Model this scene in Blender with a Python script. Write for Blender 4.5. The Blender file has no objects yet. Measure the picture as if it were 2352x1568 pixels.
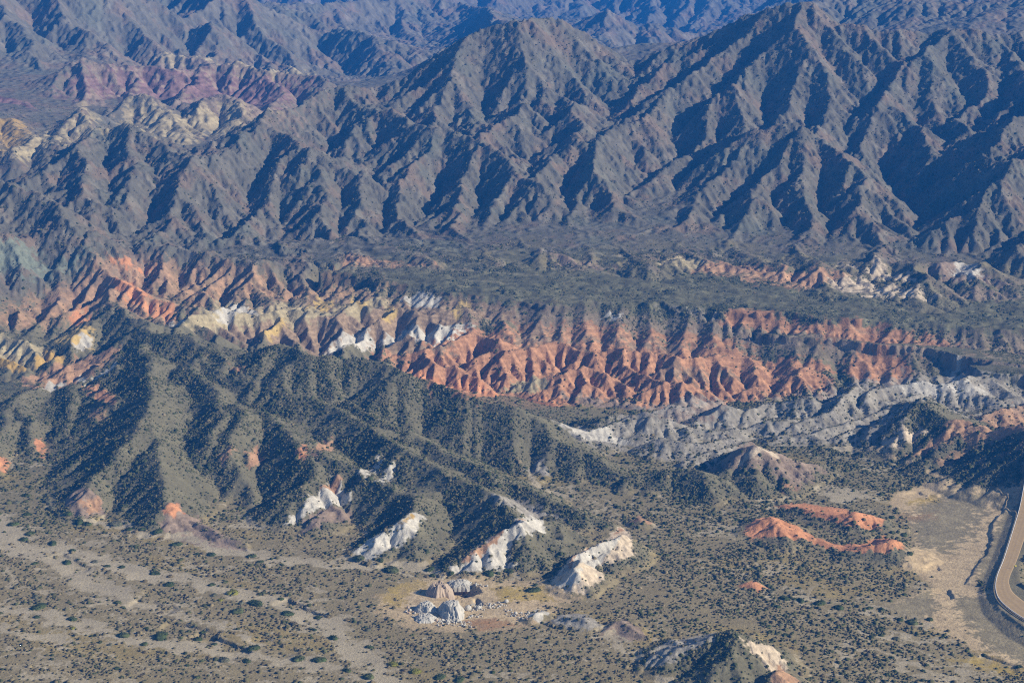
import bpy, math, random
import numpy as np
# ================================================================ camera, light, exposure
scene = bpy.context.scene
cam_data = bpy.data.cameras.new("camera"); cam = bpy.data.objects.new("camera", cam_data)
scene.collection.objects.link(cam); scene.camera = cam
cam.location = (0, 0, 400.0); cam.rotation_euler = (math.radians(90 - 13.5), 0, 0)
cam_data.sensor_fit = 'VERTICAL'; cam_data.angle_y = math.radians(24.0)
cam_data.clip_start = 1.0; cam_data.clip_end = 30000.0

SUN_ELEV, SUN_AZ = math.radians(29), math.atan2(0.93, -0.20)      # azimuth from +Y towards +X: right of the view, a little behind the viewer
world = bpy.data.worlds.new("World"); scene.world = world; world.use_nodes = True
_n = world.node_tree.nodes; _n.clear()
_sky = _n.new('ShaderNodeTexSky'); _sky.sky_type = 'NISHITA'; _sky.sun_disc = False
_sky.sun_elevation = SUN_ELEV; _sky.sun_rotation = SUN_AZ
_sky.air_density = 1.0; _sky.dust_density = 0.3; _sky.ozone_density = 2.0; _sky.altitude = 2000
_bg = _n.new('ShaderNodeBackground'); _bg.inputs['Strength'].default_value = 0.06
_wo = _n.new('ShaderNodeOutputWorld')
world.node_tree.links.new(_sky.outputs[0], _bg.inputs[0]); world.node_tree.links.new(_bg.outputs[0], _wo.inputs[0])
sun_data = bpy.data.lights.new("sun", 'SUN'); sun_data.energy = 4.2; sun_data.angle = math.radians(0.5); sun_data.color = (1.0, 0.905, 0.745)
sun = bpy.data.objects.new("sun", sun_data); scene.collection.objects.link(sun)
sun.rotation_euler = (math.radians(90) - SUN_ELEV, 0, -SUN_AZ + math.pi)   # lamp shines down -Z
scene.view_settings.view_transform = 'Standard'; scene.view_settings.look = 'None'
scene.view_settings.exposure = 0.92; scene.view_settings.gamma = 1.0
scene.cycles.volume_bounces = 0; scene.cycles.max_bounces = 4; scene.cycles.diffuse_bounces = 2
scene.cycles.use_denoising = False; scene.cycles.filter_width = 1.15
R = math.radians
# ---------------------------------------------------------------- camera numbers (photo measured on a 2352 x 1568 copy)
CAMH = 400.0
PITCH = R(13.5)
PW, PH = 2352.0, 1568.0
FPX = (PH / 2) / math.tan(R(12.0))
SUN_DIR = np.array([0.93, -0.20, 0.0]); SUN_EL = R(29)
SUN_DIR = SUN_DIR / np.linalg.norm(SUN_DIR)
SUN = np.array([SUN_DIR[0] * math.cos(SUN_EL), SUN_DIR[1] * math.cos(SUN_EL), math.sin(SUN_EL)])
cp, sp = math.cos(PITCH), math.sin(PITCH)

def ray(px, py):
    x = (np.asarray(px, float) - PW / 2) / FPX
    y = (PH / 2 - np.asarray(py, float)) / FPX
    return x, cp + y * sp, -sp + y * cp

def at_z(px, py, z):
    dx, dy, dz = ray(px, py)
    t = (z - CAMH) / dz
    return t * dx, t * dy, z

def at_d(px, py, d):
    dx, dy, dz = ray(px, py)
    t = d * CAMH / math.hypot(dx, dy)
    return t * dx, t * dy, CAMH + t * dz

def project(X, Y, Z):
    zc = Y * cp - (Z - CAMH) * sp
    yc = Y * sp + (Z - CAMH) * cp
    return PW / 2 + FPX * X / zc, PH / 2 - FPX * yc / zc

# ---------------------------------------------------------------- noise
_rng = np.random.RandomState(7)
_G = _rng.rand(256, 256).astype(np.float32) * 2 * np.pi
_GX, _GY = np.cos(_G), np.sin(_G)

def perlin(x, y):
    xi = np.floor(x).astype(np.int32); yi = np.floor(y).astype(np.int32)
    fx = (x - xi).astype(np.float32); fy = (y - yi).astype(np.float32)
    u = fx * fx * fx * (fx * (fx * 6 - 15) + 10); v = fy * fy * fy * (fy * (fy * 6 - 15) + 10)
    x0 = xi & 255; x1 = (xi + 1) & 255; y0 = yi & 255; y1 = (yi + 1) & 255
    def g(a, b, dx, dy): return _GX[a, b] * dx + _GY[a, b] * dy
    n0 = g(x0, y0, fx, fy); n1 = g(x1, y0, fx - 1, fy)
    a = n0 + u * (n1 - n0)
    n0 = g(x0, y1, fx, fy - 1); n1 = g(x1, y1, fx - 1, fy - 1)
    b = n0 + u * (n1 - n0)
    return (a + v * (b - a)) * 1.4

def fbm(x, y, octs=4, gain=0.5, off=0.0):
    s = 0; a = 1.0
    for k in range(octs):
        s = s + a * perlin(x * 2 ** k + off + 17.3 * k, y * 2 ** k + off * 1.7 + 5.1 * k)
        a *= gain
    return s

def smooth(e0, e1, x):
    t = np.clip((x - e0) / (e1 - e0), 0, 1)
    return t * t * (3 - 2 * t)

# ---------------------------------------------------------------- log-polar grid (square cells, finer towards the viewer)
A0, A1 = R(-25.5), R(25.5)
R0, R1 = 690.0, 9000.0
class Grid:
    def __init__(s, step):
        s.step = step
        s.nc = int((A1 - A0) / step) + 1
        s.nr = int(math.log(R1 / R0) / step) + 1
        s.a = A0 + step * np.arange(s.nc); s.v = step * np.arange(s.nr)
        s.r = R0 * np.exp(s.v)
        s.X = (s.r[:, None] * np.sin(s.a)[None]).astype(np.float32)
        s.Y = (s.r[:, None] * np.cos(s.a)[None]).astype(np.float32)
        s.cell = (s.r * step)[:, None].astype(np.float32) * np.ones((1, s.nc), np.float32)
    def index(s, X, Y):
        return (np.log(np.hypot(X, Y) / R0) / s.step, (np.arctan2(X, Y) - A0) / s.step)
    def sample(s, F, X, Y):
        i, j = s.index(np.asarray(X, float), np.asarray(Y, float))
        i = np.clip(i, 0, s.nr - 1.001); j = np.clip(j, 0, s.nc - 1.001)
        i0 = i.astype(int); j0 = j.astype(int); fi = i - i0; fj = j - j0
        return (F[i0, j0] * (1 - fi) * (1 - fj) + F[i0 + 1, j0] * fi * (1 - fj)
                + F[i0, j0 + 1] * (1 - fi) * fj + F[i0 + 1, j0 + 1] * fi * fj)

def upsample(F, g0, g1):
    i = np.clip(np.arange(g1.nr) * g1.step / g0.step, 0, g0.nr - 1.001)
    j = np.clip(np.arange(g1.nc) * g1.step / g0.step, 0, g0.nc - 1.001)
    def cub(F, t, axis):
        n = F.shape[axis]; k = t.astype(int); f = (t - k).astype(np.float32)
        sh = [1, 1]; sh[axis] = -1; f = f.reshape(sh)
        p = [np.take(F, np.clip(k + q, 0, n - 1), axis) for q in (-1, 0, 1, 2)]
        return p[1] + .5 * f * (p[2] - p[0] + f * (2 * p[0] - 5 * p[1] + 4 * p[2] - p[3] + f * (3 * (p[1] - p[2]) + p[3] - p[0])))
    return cub(cub(F, i, 0), j, 1)

def blur(F, n):
    for _ in range(n):
        P = np.pad(F, 1, mode='edge')
        F = (P[:-2, 1:-1] + P[2:, 1:-1] + P[1:-1, :-2] + P[1:-1, 2:] + 4 * F) / 8
    return F

# ---------------------------------------------------------------- erosion on the grid
NB = [(-1, 0), (1, 0), (0, -1), (0, 1), (-1, -1), (-1, 1), (1, -1), (1, 1)]
def receivers(h, cell, rs=None, rho=0.0):
    nr, nc = h.shape
    best = np.zeros_like(h); rcv = np.arange(nr * nc, dtype=np.int32).reshape(nr, nc).copy(); dist = np.ones_like(h)
    P = np.pad(h, 1, mode='constant', constant_values=1e6)
    for di, dj in NB:
        L = math.hypot(di, dj)
        s = (h - P[1 + di:1 + di + nr, 1 + dj:1 + dj + nc]) / (L * cell)
        if rho: s = s * (1 - rho * rs.rand(nr, nc).astype(np.float32))
        m = s > best
        best = np.where(m, s, best)
        rcv = np.where(m, (np.arange(nr, dtype=np.int32)[:, None] + di) * nc + np.arange(nc, dtype=np.int32)[None] + dj, rcv)
        dist = np.where(m, L, dist)
    rcv[0, :] = np.arange(nc)
    return rcv.ravel(), (dist * cell).ravel()

def erode(h, cell, K, talus, target, alpha, iters, keep=None, passes=11, m=0.5, jit=0.0, rs=None, rain=1.0, lim=7, rho=0.0):
    n = h.size; shp = h.shape
    idx = np.arange(n, dtype=np.int32)
    for it in range(iters):
        hh = h if not jit else h + rs.rand(*shp).astype(np.float32) * jit * cell
        rcv, dist = receivers(hh, cell, rs, rho)
        A = ((cell * cell * rain).ravel()).astype(np.float64); p = rcv.copy()
        for _ in range(passes):
            w = np.where(p != idx, A, 0)
            A = A + np.bincount(p, weights=w, minlength=n)
            # nodes that reached their outlet stop contributing: mark with a dead pointer
            q = p[p]
            if np.array_equal(q, p): break
            p = q
            # subtree sums double only along live chains
        # (an over-count at outlets is harmless: they do not erode)
        F = (K.ravel() * A ** m / dist).astype(np.float32)
        F[rcv == idx] = 0
        a = h.ravel() / (1 + F); b = F / (1 + F)
        a = a.astype(np.float32); p = rcv.copy(); b = b.astype(np.float32)
        root = rcv == idx
        b[root] = 0
        for _ in range(passes):
            a = a + b * a[p]; b = b * b[p]; p = p[p]
        hn = a
        # talus limit along the same flow paths
        T = (talus.ravel() * dist).astype(np.float32); T[root] = 0
        p = rcv.copy(); c = T.copy()
        for _ in range(lim):
            hn = np.minimum(hn, hn[p] + c); c = c + c[p]; p = p[p]
        hn = hn.reshape(shp)
        hn = hn + alpha * (target - hn)
        if keep is not None: hn = h + (hn - h) * keep
        h = hn
    return h, A.reshape(shp)

def fill(h, eps):
    import heapq
    nr, nc = h.shape; H = h.astype(float).tolist(); done = [[False] * nc for _ in range(nr)]
    hp = []
    for j in range(nc):
        hp.append((H[0][j], 0, j)); done[0][j] = True
    for i in range(1, nr):
        for j in (0, nc - 1):
            hp.append((H[i][j], i, j)); done[i][j] = True
    heapq.heapify(hp)
    while hp:
        z, i, j = heapq.heappop(hp)
        for di, dj in NB:
            a, b = i + di, j + dj
            if 0 <= a < nr and 0 <= b < nc and not done[a][b]:
                done[a][b] = True
                if H[a][b] < z + eps: H[a][b] = z + eps
                heapq.heappush(hp, (H[a][b], a, b))
    return np.array(H, np.float32)
# ---------------------------------------------------------------- macro relief: ground heights, benches and ridge lines read off the photo
# ground control points: (px, py, height)
BASE = [(-300,1700,2),(300,1700,0),(1176,1700,0),(1900,1700,-2),(2650,1700,-2),(-400,1500,3),(0,1500,2),(600,1450,0),(1176,1450,0),(1700,1400,0),
 (-400,1300,6),(0,1250,4),(500,1300,1),(1000,1320,0),(1500,1300,0),(1900,1250,0),(1700,1130,1),(1500,1150,2),(2000,1100,0),(1950,1180,-1),
 (2000,1350,-2),(2150,1440,-5),(2200,1250,-5),(2100,1180,-4),(2250,1120,-4),(2180,1320,-5),(2325,1280,-1.2),(2325,1365,-1.8),(2350,1200,-.8),(2420,1300,-.5),(2380,1540,-6),(2500,1300,-4),(2600,1100,6),
 (2100,1060,0),(1950,1030,1),(1700,960,3),(1450,950,4),(1300,945,5),(1900,930,4),(2300,930,5),(2600,930,12),
 (1000,905,8),(600,830,12),(300,800,18),(100,760,23),(-200,780,23),(-300,900,12),(-200,1080,7),(60,900,14),(0,1000,8),
 (1200,800,17),(1450,800,16),(1700,820,14),(2100,830,14),(2450,850,16),(700,740,32),(420,700,44),(100,660,50),(-250,640,58),
 (100,600,62),(350,570,66),(-200,560,72),
 (1200,640,68),(1700,680,62),(2300,700,58),(2700,720,58),
 (700,570,72),(1200,600,76),(1700,600,76),(2300,640,72),(2800,650,74),(-600,540,80)]
# far valley floors by distance in camera heights
BASE_D = [(-300,200,6.6),(100,200,6.6),(500,240,6.4),(800,190,6.9),(-300,330,5.6),(60,330,5.7),(1475,160,6.7),(1180,150,7.8),(600,150,7.9),(2352,60,7.6),(2700,60,7.6),(-400,120,8.2),(1000,85,11),(1500,100,11),(1980,55,12),(2250,50,13),(0,0,16),(1176,40,19),(2352,30,19)]

# flat-topped benches: (list of (px, py, z)), outer slope
MESA = [
 ('fan',   [(375,578,78),(480,603,74),(640,622,71),(800,640,69),(940,655,67),(1080,672,65),(1200,690,62),(1340,699,60),(1500,706,58),(1640,716,57),(1760,722,56),(1900,737,54),(2050,748,52),(2200,756,51),(2352,766,50),(2700,800,48),(2900,640,72),(2352,610,78),(1500,560,88),(900,545,88),(520,560,84)], .40),
 ('bench', [(1230,720,52),(1365,716,51),(1500,722,49),(1635,755,44),(1740,769,42),(1874,783,40),(2025,797,38),(2140,806,37),(2210,822,35),(2352,837,34),(2600,860,32),(2600,815,36),(2352,805,38),(2200,790,40),(2025,774,42),(1874,760,44),(1740,748,46),(1500,712,50)], .8),
 ('bench', [(2210,836,33),(2230,850,31),(2352,862,30),(2600,880,28),(2600,840,32),(2352,826,34)], .9),
 ('shelf', [(2297,1186,-1),(2280,1210,-1),(2272,1243,-1),(2254,1283,-1.2),(2240,1318,-1.8),(2222,1340,-3),(2255,1345,-3),(2275,1310,-1.5),(2300,1255,-1),(2322,1200,-.8),(2340,1160,-.5),(2325,1155,-.8)], 1.8),
 ('roadbed', [(2352,1118,1.5),(2325,1203,1.2),(2300,1283,1),(2283,1327,.8),(2281,1364,.5),(2298,1397,.3),(2355,1440,0.1),(2500,1505,0.1),(2560,1480,.3),(2420,1405,.5),(2346,1345,.8),(2340,1310,1),(2352,1270,1.1),(2385,1180,1.4),(2405,1118,1.5)], .42),
]
# ridge lines: class, slope left/right, points (px, py, z) or (px, py, d*1000 as negative: distance in camera heights)
def z(*p): return list(p)
RIDGES = [
 # ---- long scrub ridges stepping down from the fan
 ('hill', .50, [(1040,680,56),(1120,700,51),(1210,722,46),(1330,748,41),(1450,776,35),(1540,800,30)]),
 ('hill', .50, [(1340,722,48),(1460,747,43),(1580,772,38),(1700,802,33),(1790,828,27)]),
 ('hill', .50, [(1600,737,46),(1700,765,41),(1800,792,36),(1900,818,31),(1960,835,26)]),
 ('hill', .50, [(1210,722,46),(1260,745,38),(1330,775,30)]),
 ('hill', .50, [(860,668,62),(930,688,56),(1000,712,50),(1060,735,46)]),
 # ---- dark scrub foothills
 ('rock', .8, [(378,1180,10),(390,1172,13),(420,1185,9),(450,1198,7.5),(500,1224,6.5),(535,1246,4.5),(562,1270,1)]),
 ('rock', .8, [(140,1158,3),(165,1150,8),(195,1140,12),(225,1148,11),(238,1168,5)]),
 ('hill', .54, [(262,752,59.3),(312,736,62.3),(403,750,63.8),(470,762,62.3),(520,775,60.8),(560,800,53.2)]),
 ('hill', .52, [(403,750,63.8),(455,780,60.8),(505,812,56.2),(545,845,50.2)]),
 ('hill', .54, [(560,812,56.2),(632,785,68.4),(743,807,66.1),(844,818,63.1),(918,855,57.8),(999,876,52.4),(1093,916,45.6),(1170,930,42.6),(1224,938,40.3),(1250,985,30.4),(1298,1016,23.6),(1380,1045,16.7),(1450,1085,9.9)]),
 ('hill', .52, [(632,785,54.7),(690,806,50.9),(716,853,44.1),(757,894,41.0),(814,927,38.0),(868,954,35.7),(945,991,32.7),(1012,1021,30.4),(1090,1055,27.4),(1150,1090,23.6),(1230,1125,17.5),(1320,1170,10.6),(1400,1200,6.3)]),
 ('hill', .52, [(403,760,57.0),(440,815,53.2),(505,850,48.6),(582,880,44.8),(649,895,43.3),(743,925,40.3),(817,955,38.8),(884,991,36.5),(940,1036,35.0),(985,1060,31.9),(1060,1090,29.6),(1130,1130,25.8),(1185,1175,22.0),(1250,1190,15.2),(1290,1190,9.9)]),
 ('hill', .52, [(440,815,53.2),(452,860,46.4),(500,905,41.8),(540,930,39.5),(600,945,38.0),(670,985,35.0),(715,1030,31.9),(760,1060,28.1),(830,1085,25.8),(900,1110,24.3),(960,1130,22.8),(1005,1128,22.0)]),
 ('hill', .52, [(312,745,60.8),(330,800,54.7),(345,860,50.2),(338,920,47.1),(352,985,38.0),(368,1060,30.4),(378,1110,24.3),(388,1160,16.7),(392,1182,10.6)]),
 ('hill', .52, [(338,920,47.1),(300,985,39.5),(262,1030,33.4),(236,1070,27.4),(222,1110,19.8),(200,1140,15.2),(190,1165,10.8)]),
 ('hill', .52, [(500,905,45.6),(505,960,38.0),(500,1010,31.9),(530,1055,24.3),(560,1090,16.7),(585,1130,10.8)]),
 ('hill', .52, [(540,930,42.6),(560,985,36.5),(545,1010,33.4),(535,1040,27.4),(515,1070,19.8)]),
 ('hill', .52, [(670,985,38.0),(690,1030,31.9),(700,1060,27.4),(735,1095,22.8),(760,1135,15.2)]),
 ('hill', .52, [(652,1200,3.6),(690,1165,10.6),(712,1100,25.8),(740,1092,22.8),(790,1135,12.2),(802,1165,5.4)]),
 ('hill', .52, [(690,1225,1.8),(735,1180,12.2),(790,1165,10.6),(808,1190,2.7)]),
 ('hill', .52, [(960,1130,25.1),(958,1170,20.5),(935,1195,17.5),(890,1220,12.9),(850,1250,9.9),(805,1282,1.8)]),
 ('hill', .52, [(958,1170,20.5),(985,1200,12.2),(1000,1240,5.4)]),
 ('hill', .6, [(890,1295,1.8),(930,1260,9.0),(985,1250,7.2),(1010,1280,1.8)]),
 ('hill', .6, [(1130,1130,28.1),(1115,1165,21.3),(1135,1185,19.0),(1185,1175,24.3)]),
 ('comb', .5, [(1018,1306,0.5),(1055,1284,8),(1091,1262,14),(1117,1242,18),(1150,1224,21),(1175,1209,24),(1196,1195,27)]),
 ('comb', .6, [(1205,1192,24),(1212,1182,27),(1226,1175,29),(1240,1170,27)]),
 ('hill', .6, [(1185,1175,24.3),(1222,1185,21.3),(1250,1215,10.6),(1252,1228,7.2)]),
 ('comb', .75, [(1310,1281,10),(1340,1265,14),(1385,1240,17),(1432,1217,20)]),
 ('rock', .7, [(1258,1350,1),(1280,1328,7),(1299,1302,13),(1312,1300,14),(1326,1281,16)]),
 ('rock', .6, [(1314,1302,14),(1335,1312,9),(1360,1330,4),(1378,1350,1)]),
 ('rock', .55, [(1430,1222,14),(1450,1245,8),(1455,1268,3)]),
 ('comb', .7, [(1440,1210,.5),(1472,1186,8),(1485,1195,5)]),
 # left hills
 ('hill', .52, [(285,765,56.2),(275,800,44.1),(225,815,35.0),(172,832,33.4),(120,855,28.9),(60,885,21.3)]),
 ('hill', .6, [(-40,745,45.6),(30,770,42.6),(80,800,36.5),(104,803,35.0),(135,820,28.9),(150,835,25.1)]),
 ('hill', .6, [(-40,800,36.5),(10,815,33.4),(45,835,27.4),(60,850,23.6)]),
 ('hill', .52, [(172,882,27.4),(200,872,28.9),(232,890,25.1),(262,915,19.8)]),
 ('hill', .52, [(160,890,25.8),(150,935,22.8),(165,985,18.2),(200,1020,13.7),(235,1055,9.0)]),
 ('hill', .52, [(90,880,25.8),(50,905,25.8),(55,960,21.3),(80,1010,15.2),(95,1045,9.0)]),
 ('hill', .52, [(50,905,25.8),(0,960,22.8),(-20,1020,16.7),(0,1080,9.0)]),
 ('hill', .6, [(-120,980,25.8),(-40,1020,18.2),(15,1055,10.8),(30,1090,3.6)]),
 # centre-right small hills
 ('hill', .6, [(1455,1095,10.6),(1530,1072,18.2),(1600,1072,19.8),(1640,1090,15.2),(1700,1125,7.2),(1730,1140,2.7)]),
 ('hill', .6, [(1600,1072,19.8),(1630,1120,10.6),(1640,1145,5.4)]),
 ('rock', .62, [(1650,1078,14),(1700,1048,22),(1738,1020,31),(1780,1030,25),(1830,1050,17),(1895,1065,8)]),
 ('rock', .7, [(1738,1020,31),(1765,1050,22),(1790,1085,14),(1812,1122,3)]),
 # white-grey hills
 ('rock', .55, [(1330,985,16),(1400,968,18),(1480,945,24),(1530,955,20),(1570,985,12)]),
 ('rock', .55, [(1280,970,26),(1330,1000,17),(1400,1020,10),(1440,1035,6)]),
 ('rock', .55, [(1470,1025,10),(1520,1005,16),(1600,1010,14),(1690,1005,15),(1720,1020,10)]),
 ('rock', .55, [(1590,1055,8),(1660,1030,14),(1720,1010,16)]),
 ('rock', .6, [(1600,955,13),(1660,925,22),(1720,945,14),(1760,965,9)]),
 ('rock', .6, [(1690,955,14),(1740,925,20),(1800,915,22),(1870,910,24),(1895,925,18)]),
 ('rock', .6, [(1800,980,12),(1890,945,20),(1940,905,27),(1975,880,31),(2010,905,25),(2060,935,18)]),
 ('rock', .6, [(1850,1000,9),(1930,970,15),(2010,945,18),(2080,935,20)]),
 ('rock', .65, [(1990,905,27),(2050,880,30),(2130,870,33),(2200,862,36),(2215,845,36)]),
 ('rock', .65, [(2060,925,20),(2120,900,25),(2180,895,26),(2230,905,24),(2290,915,22),(2352,900,26)]),
 ('rock', .7, [(2200,862,34),(2240,850,34),(2280,860,32),(2310,885,26),(2352,905,22)]),
 ('rock', .6, [(2240,950,18),(2300,935,22),(2400,920,26)]),
 ('rock', .5, [(1780,1000,9),(1850,990,11),(1900,1005,8)]),
 ('rock', .6, [(1345,965,12),(1400,950,18),(1450,960,15),(1500,985,9)]),
 ('rock', .6, [(1540,990,9),(1590,975,15),(1640,985,12),(1690,980,13)]),
 ('rock', .6, [(1700,990,9),(1760,965,16),(1830,960,15),(1870,975,10)]),
 ('rock', .6, [(1880,1010,7),(1950,990,12),(2010,965,17),(2050,960,15)]),
 ('rock', .6, [(1420,1010,8),(1470,995,13),(1540,1010,9)]),
 ('rock', .6, [(1620,1020,8),(1690,1030,10),(1720,1045,6)]),
 ('rock', .6, [(1500,945,11),(1560,930,15),(1620,935,13)]),
 ('rock', .6, [(2080,900,24),(2110,915,20),(2090,940,14)]),
 ('rock', .65, [(2130,880,29),(2170,905,22),(2180,930,16)]),
 # right dark hill
 ('hill', .52, [(1985,1040,5.2),(2040,1005,14.4),(2090,965,26.4),(2140,915,39.7),(2185,945,34.2),(2230,965,29.7),(2290,980,27.6),(2352,985,26.4)]),
 ('rock', .5, [(2000,1030,7),(2060,1005,15),(2115,975,24),(2140,915,36)]),
 ('hill', .52, [(2085,1045,7.8),(2150,1010,18.7),(2215,985,27.6),(2290,978,33.1),(2400,965,41.9)]),
 ('hill', .52, [(2120,1060,6.5),(2200,1035,15.4),(2280,1005,28.7),(2400,980,41.9),(2550,960,52.9)]),
 ('hill', .52, [(2190,1090,6.5),(2260,1060,15.4),(2352,1030,26.4),(2500,990,44.1)]),
 ('hill', .52, [(2290,1110,7.8),(2352,1085,15.4),(2500,1040,35.2)]),
 # hill in the bottom foreground and small ones beside it
 ('rock', .55, [(1490,1512,2),(1520,1500,7),(1570,1477,13),(1640,1457,18),(1680,1449,21),(1720,1470,16),(1745,1500,9),(1790,1535,4)]),
 ('hill', .5, [(1680,1449,21),(1668,1490,16),(1640,1540,9),(1610,1600,3)]),
 ('rock', .6, [(1710,1480,11),(1750,1478,13),(1785,1505,8),(1800,1530,3)]),
 ('rock', .6, [(1775,1545,9),(1790,1540,11),(1830,1568,4)]),
 ('rock', .6, [(1265,1425,1),(1300,1412,6),(1345,1412,7),(1380,1430,3)]),
 ('rock', .7, [(1210,1415,1),(1235,1401,6),(1258,1412,3)]),
 ('hill', .5, [(1390,1455,0.9),(1430,1425,5.4),(1460,1440,4.5),(1490,1465,1.8)]),
 ('rock', .5, [(1480,1530,2),(1500,1490,5),(1560,1468,9)]),
 ('red', .42, [(1715,1215,1.0),(1745,1195,9.5),(1768,1186,12.2),(1820,1212,8.1),(1865,1230,3.0)]),
 ('red', .42, [(1720,1235,1.0),(1790,1205,10.8),(1840,1228,5.4),(1880,1245,2.0)]),
 ('red', .42, [(1790,1160,2.0),(1840,1162,6.8),(1900,1172,6.8),(1960,1176,9.5),(2010,1185,6.8),(2035,1200,1.0)]),
 ('red', .42, [(1875,1232,2.0),(1920,1248,2.0),(1960,1258,3.0),(1985,1242,8.1),(2010,1250,5.4),(2035,1234,10.8),(2062,1252,2.0)]),
 ('red', .42, [(1700,1345,1.0),(1725,1338,3.0),(1755,1350,1.0)]),
 # red badlands
 ('red', .75, [(860,818,30),(905,795,38),(960,788,40),(1010,775,43),(1090,752,48),(1150,770,45)]),
 ('red', .75, [(905,795,38),(950,825,28),(985,855,18),(1010,875,11)]),
 ('red', .75, [(960,788,40),(1000,812,36),(1040,815,34),(1080,850,24),(1105,880,14),(1130,905,8)]),
 ('red', .75, [(1090,752,48),(1120,800,36),(1170,835,28),(1210,860,20),(1230,890,10)]),
 ('red', .75, [(1080,800,36),(1150,800,38),(1220,785,42),(1290,770,44)]),
 ('red', .75, [(1220,785,42),(1235,815,32),(1232,850,22),(1215,890,10)]),
 ('red', .75, [(1190,870,18),(1250,850,26),(1310,825,35),(1345,818,36),(1390,840,31),(1430,870,22),(1462,895,14),(1480,925,5)]),
 ('red', .75, [(1345,818,36),(1350,860,26),(1370,890,15),(1385,920,6)]),
 ('red', .75, [(1310,825,35),(1285,870,23),(1260,900,11)]),
 ('red', .75, [(1290,770,44),(1330,790,38),(1400,800,36),(1450,830,29),(1500,855,26)]),
 ('red', .75, [(1430,905,9),(1475,880,20),(1530,858,28),(1570,860,28),(1610,885,18),(1635,905,9)]),
 ('red', .75, [(1530,858,28),(1520,890,16),(1500,925,5)]),
 ('red', .75, [(1400,780,42),(1480,790,40),(1560,815,36),(1640,800,38),(1720,800,38),(1790,805,36)]),
 ('red', .75, [(1560,815,36),(1575,840,27),(1590,870,16)]),
 ('red', .75, [(1640,800,38),(1650,840,26),(1665,880,13),(1680,905,6)]),
 ('red', .75, [(1720,800,38),(1740,840,25),(1755,880,12),(1765,900,6)]),
 ('red', .75, [(1680,900,6),(1720,880,14),(1770,875,15),(1810,885,11),(1830,905,4)]),
 ('red', .75, [(1790,805,36),(1830,845,26),(1860,835,28),(1900,855,22),(1930,885,10)]),
 ('red', .75, [(1830,845,26),(1830,880,13),(1825,905,5)]),
 ('red', .75, [(1860,835,28),(1875,865,18),(1885,900,6)]),
 ('red', .75, [(1940,810,34),(1960,835,27),(1970,865,16)]),
 ('red', .75, [(1990,812,34),(2010,840,26),(2020,868,15)]),
 ('red', .75, [(2030,815,34),(2050,845,25),(2065,875,14)]),
 ('red', .75, [(2070,845,24),(2095,845,24),(2100,862,16)]),
 ('red', .6, [(1000,895,10),(1060,905,12),(1120,925,8),(1200,940,5)]),
 ('red', .75, [(1380,935,4),(1420,910,10),(1470,920,9),(1500,935,4)]),
 # yellow and white badlands behind
 ('red', .7, [(395,745,62),(450,712,66),(500,692,68),(545,697,66),(592,716,58)]),
 ('red', .7, [(470,740,58),(540,730,56),(610,712,58),(660,695,60),(715,700,58),(760,720,54)]),
 ('red', .7, [(500,692,68),(520,735,55),(560,760,46),(600,790,36)]),
 ('red', .7, [(690,740,50),(720,690,60),(760,700,56)]),
 ('red', .7, [(780,745,48),(815,680,62),(845,695,58)]),
 ('red', .7, [(610,745,52),(640,725,56),(680,760,46),(720,800,34)]),
 ('red', .7, [(760,800,36),(800,768,42),(835,765,42),(870,790,34)]),
 ('red', .7, [(800,770,42),(860,730,52),(900,695,60),(925,700,60),(980,720,54),(1020,740,48)]),
 ('red', .7, [(870,790,34),(930,755,44),(980,770,40),(1010,785,36)]),
 ('red', .7, [(1010,785,36),(1050,745,46),(1085,750,44),(1100,770,38)]),
 ('red', .7, [(980,720,54),(1010,700,58),(1060,700,58),(1120,715,55),(1160,720,54)]),
 # orange slopes at left
 ('red', .6, [(238,590,86),(228,640,76),(248,690,64),(262,720,55)]),
 ('red', .6, [(238,595,86),(290,640,76),(340,665,70),(400,690,62),(450,700,60)]),
 ('red', .6, [(238,590,86),(180,640,74),(130,680,62),(70,710,52),(20,735,46)]),
 ('red', .6, [(215,650,72),(160,695,60),(110,725,50),(60,755,42)]),
 ('red', .6, [(290,640,76),(270,680,66),(300,720,58),(350,740,54)]),
 ('red', .6, [(248,690,64),(200,735,52),(150,765,44)]),
 ('red', .6, [(145,780,44),(185,745,52),(205,765,44),(215,785,38)]),
 ('red', .6, [(345,565,80),(380,610,74),(430,640,68),(480,660,64)]),
 ('red', .6, [(238,590,86),(260,580,84),(330,585,78),(375,600,74)]),
 ('rock', .6, [(-60,600,84),(20,575,86),(50,558,86),(90,590,78),(120,620,68)]),
 ('rock', .6, [(90,620,70),(150,590,78),(180,578,78),(225,590,80)]),
 ('hill', .8, [(2385,1240,4.5),(2395,1290,4.5),(2430,1330,5),(2500,1380,5)]),
 ('hill', .8, [(2362,1335,3.2),(2400,1350,5),(2460,1370,6)]),
 ('hill', .8, [(2372,1285,3),(2420,1290,5)]),
 # low pale hills on the upper fan
 ('pale', .5, [(770,605,79),(800,590,84),(830,598,80),(900,603,78),(1000,610,76)]),
 ('pale', .5, [(1260,575,90),(1290,580,88),(1340,605,80),(1420,615,76)]),
 ('pale', .5, [(1515,612,78),(1555,584,88),(1600,598,82),(1640,612,78)]),
 ('pale', .5, [(1600,620,76),(1660,600,84),(1720,615,79),(1800,618,78),(1840,624,78),(1900,640,71),(1965,642,68)]),
 ('pale', .5, [(1740,655,68),(1790,650,70),(1860,652,70)]),
 ('pale', .5, [(1900,650,70),(1980,640,74),(2060,645,74),(2140,680,62)]),
 ('pale', .5, [(1990,620,80),(2015,595,88),(2050,615,80),(2110,640,72)]),
 ('pale', .5, [(1925,610,80),(1940,600,84),(1965,622,76)]),
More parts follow.
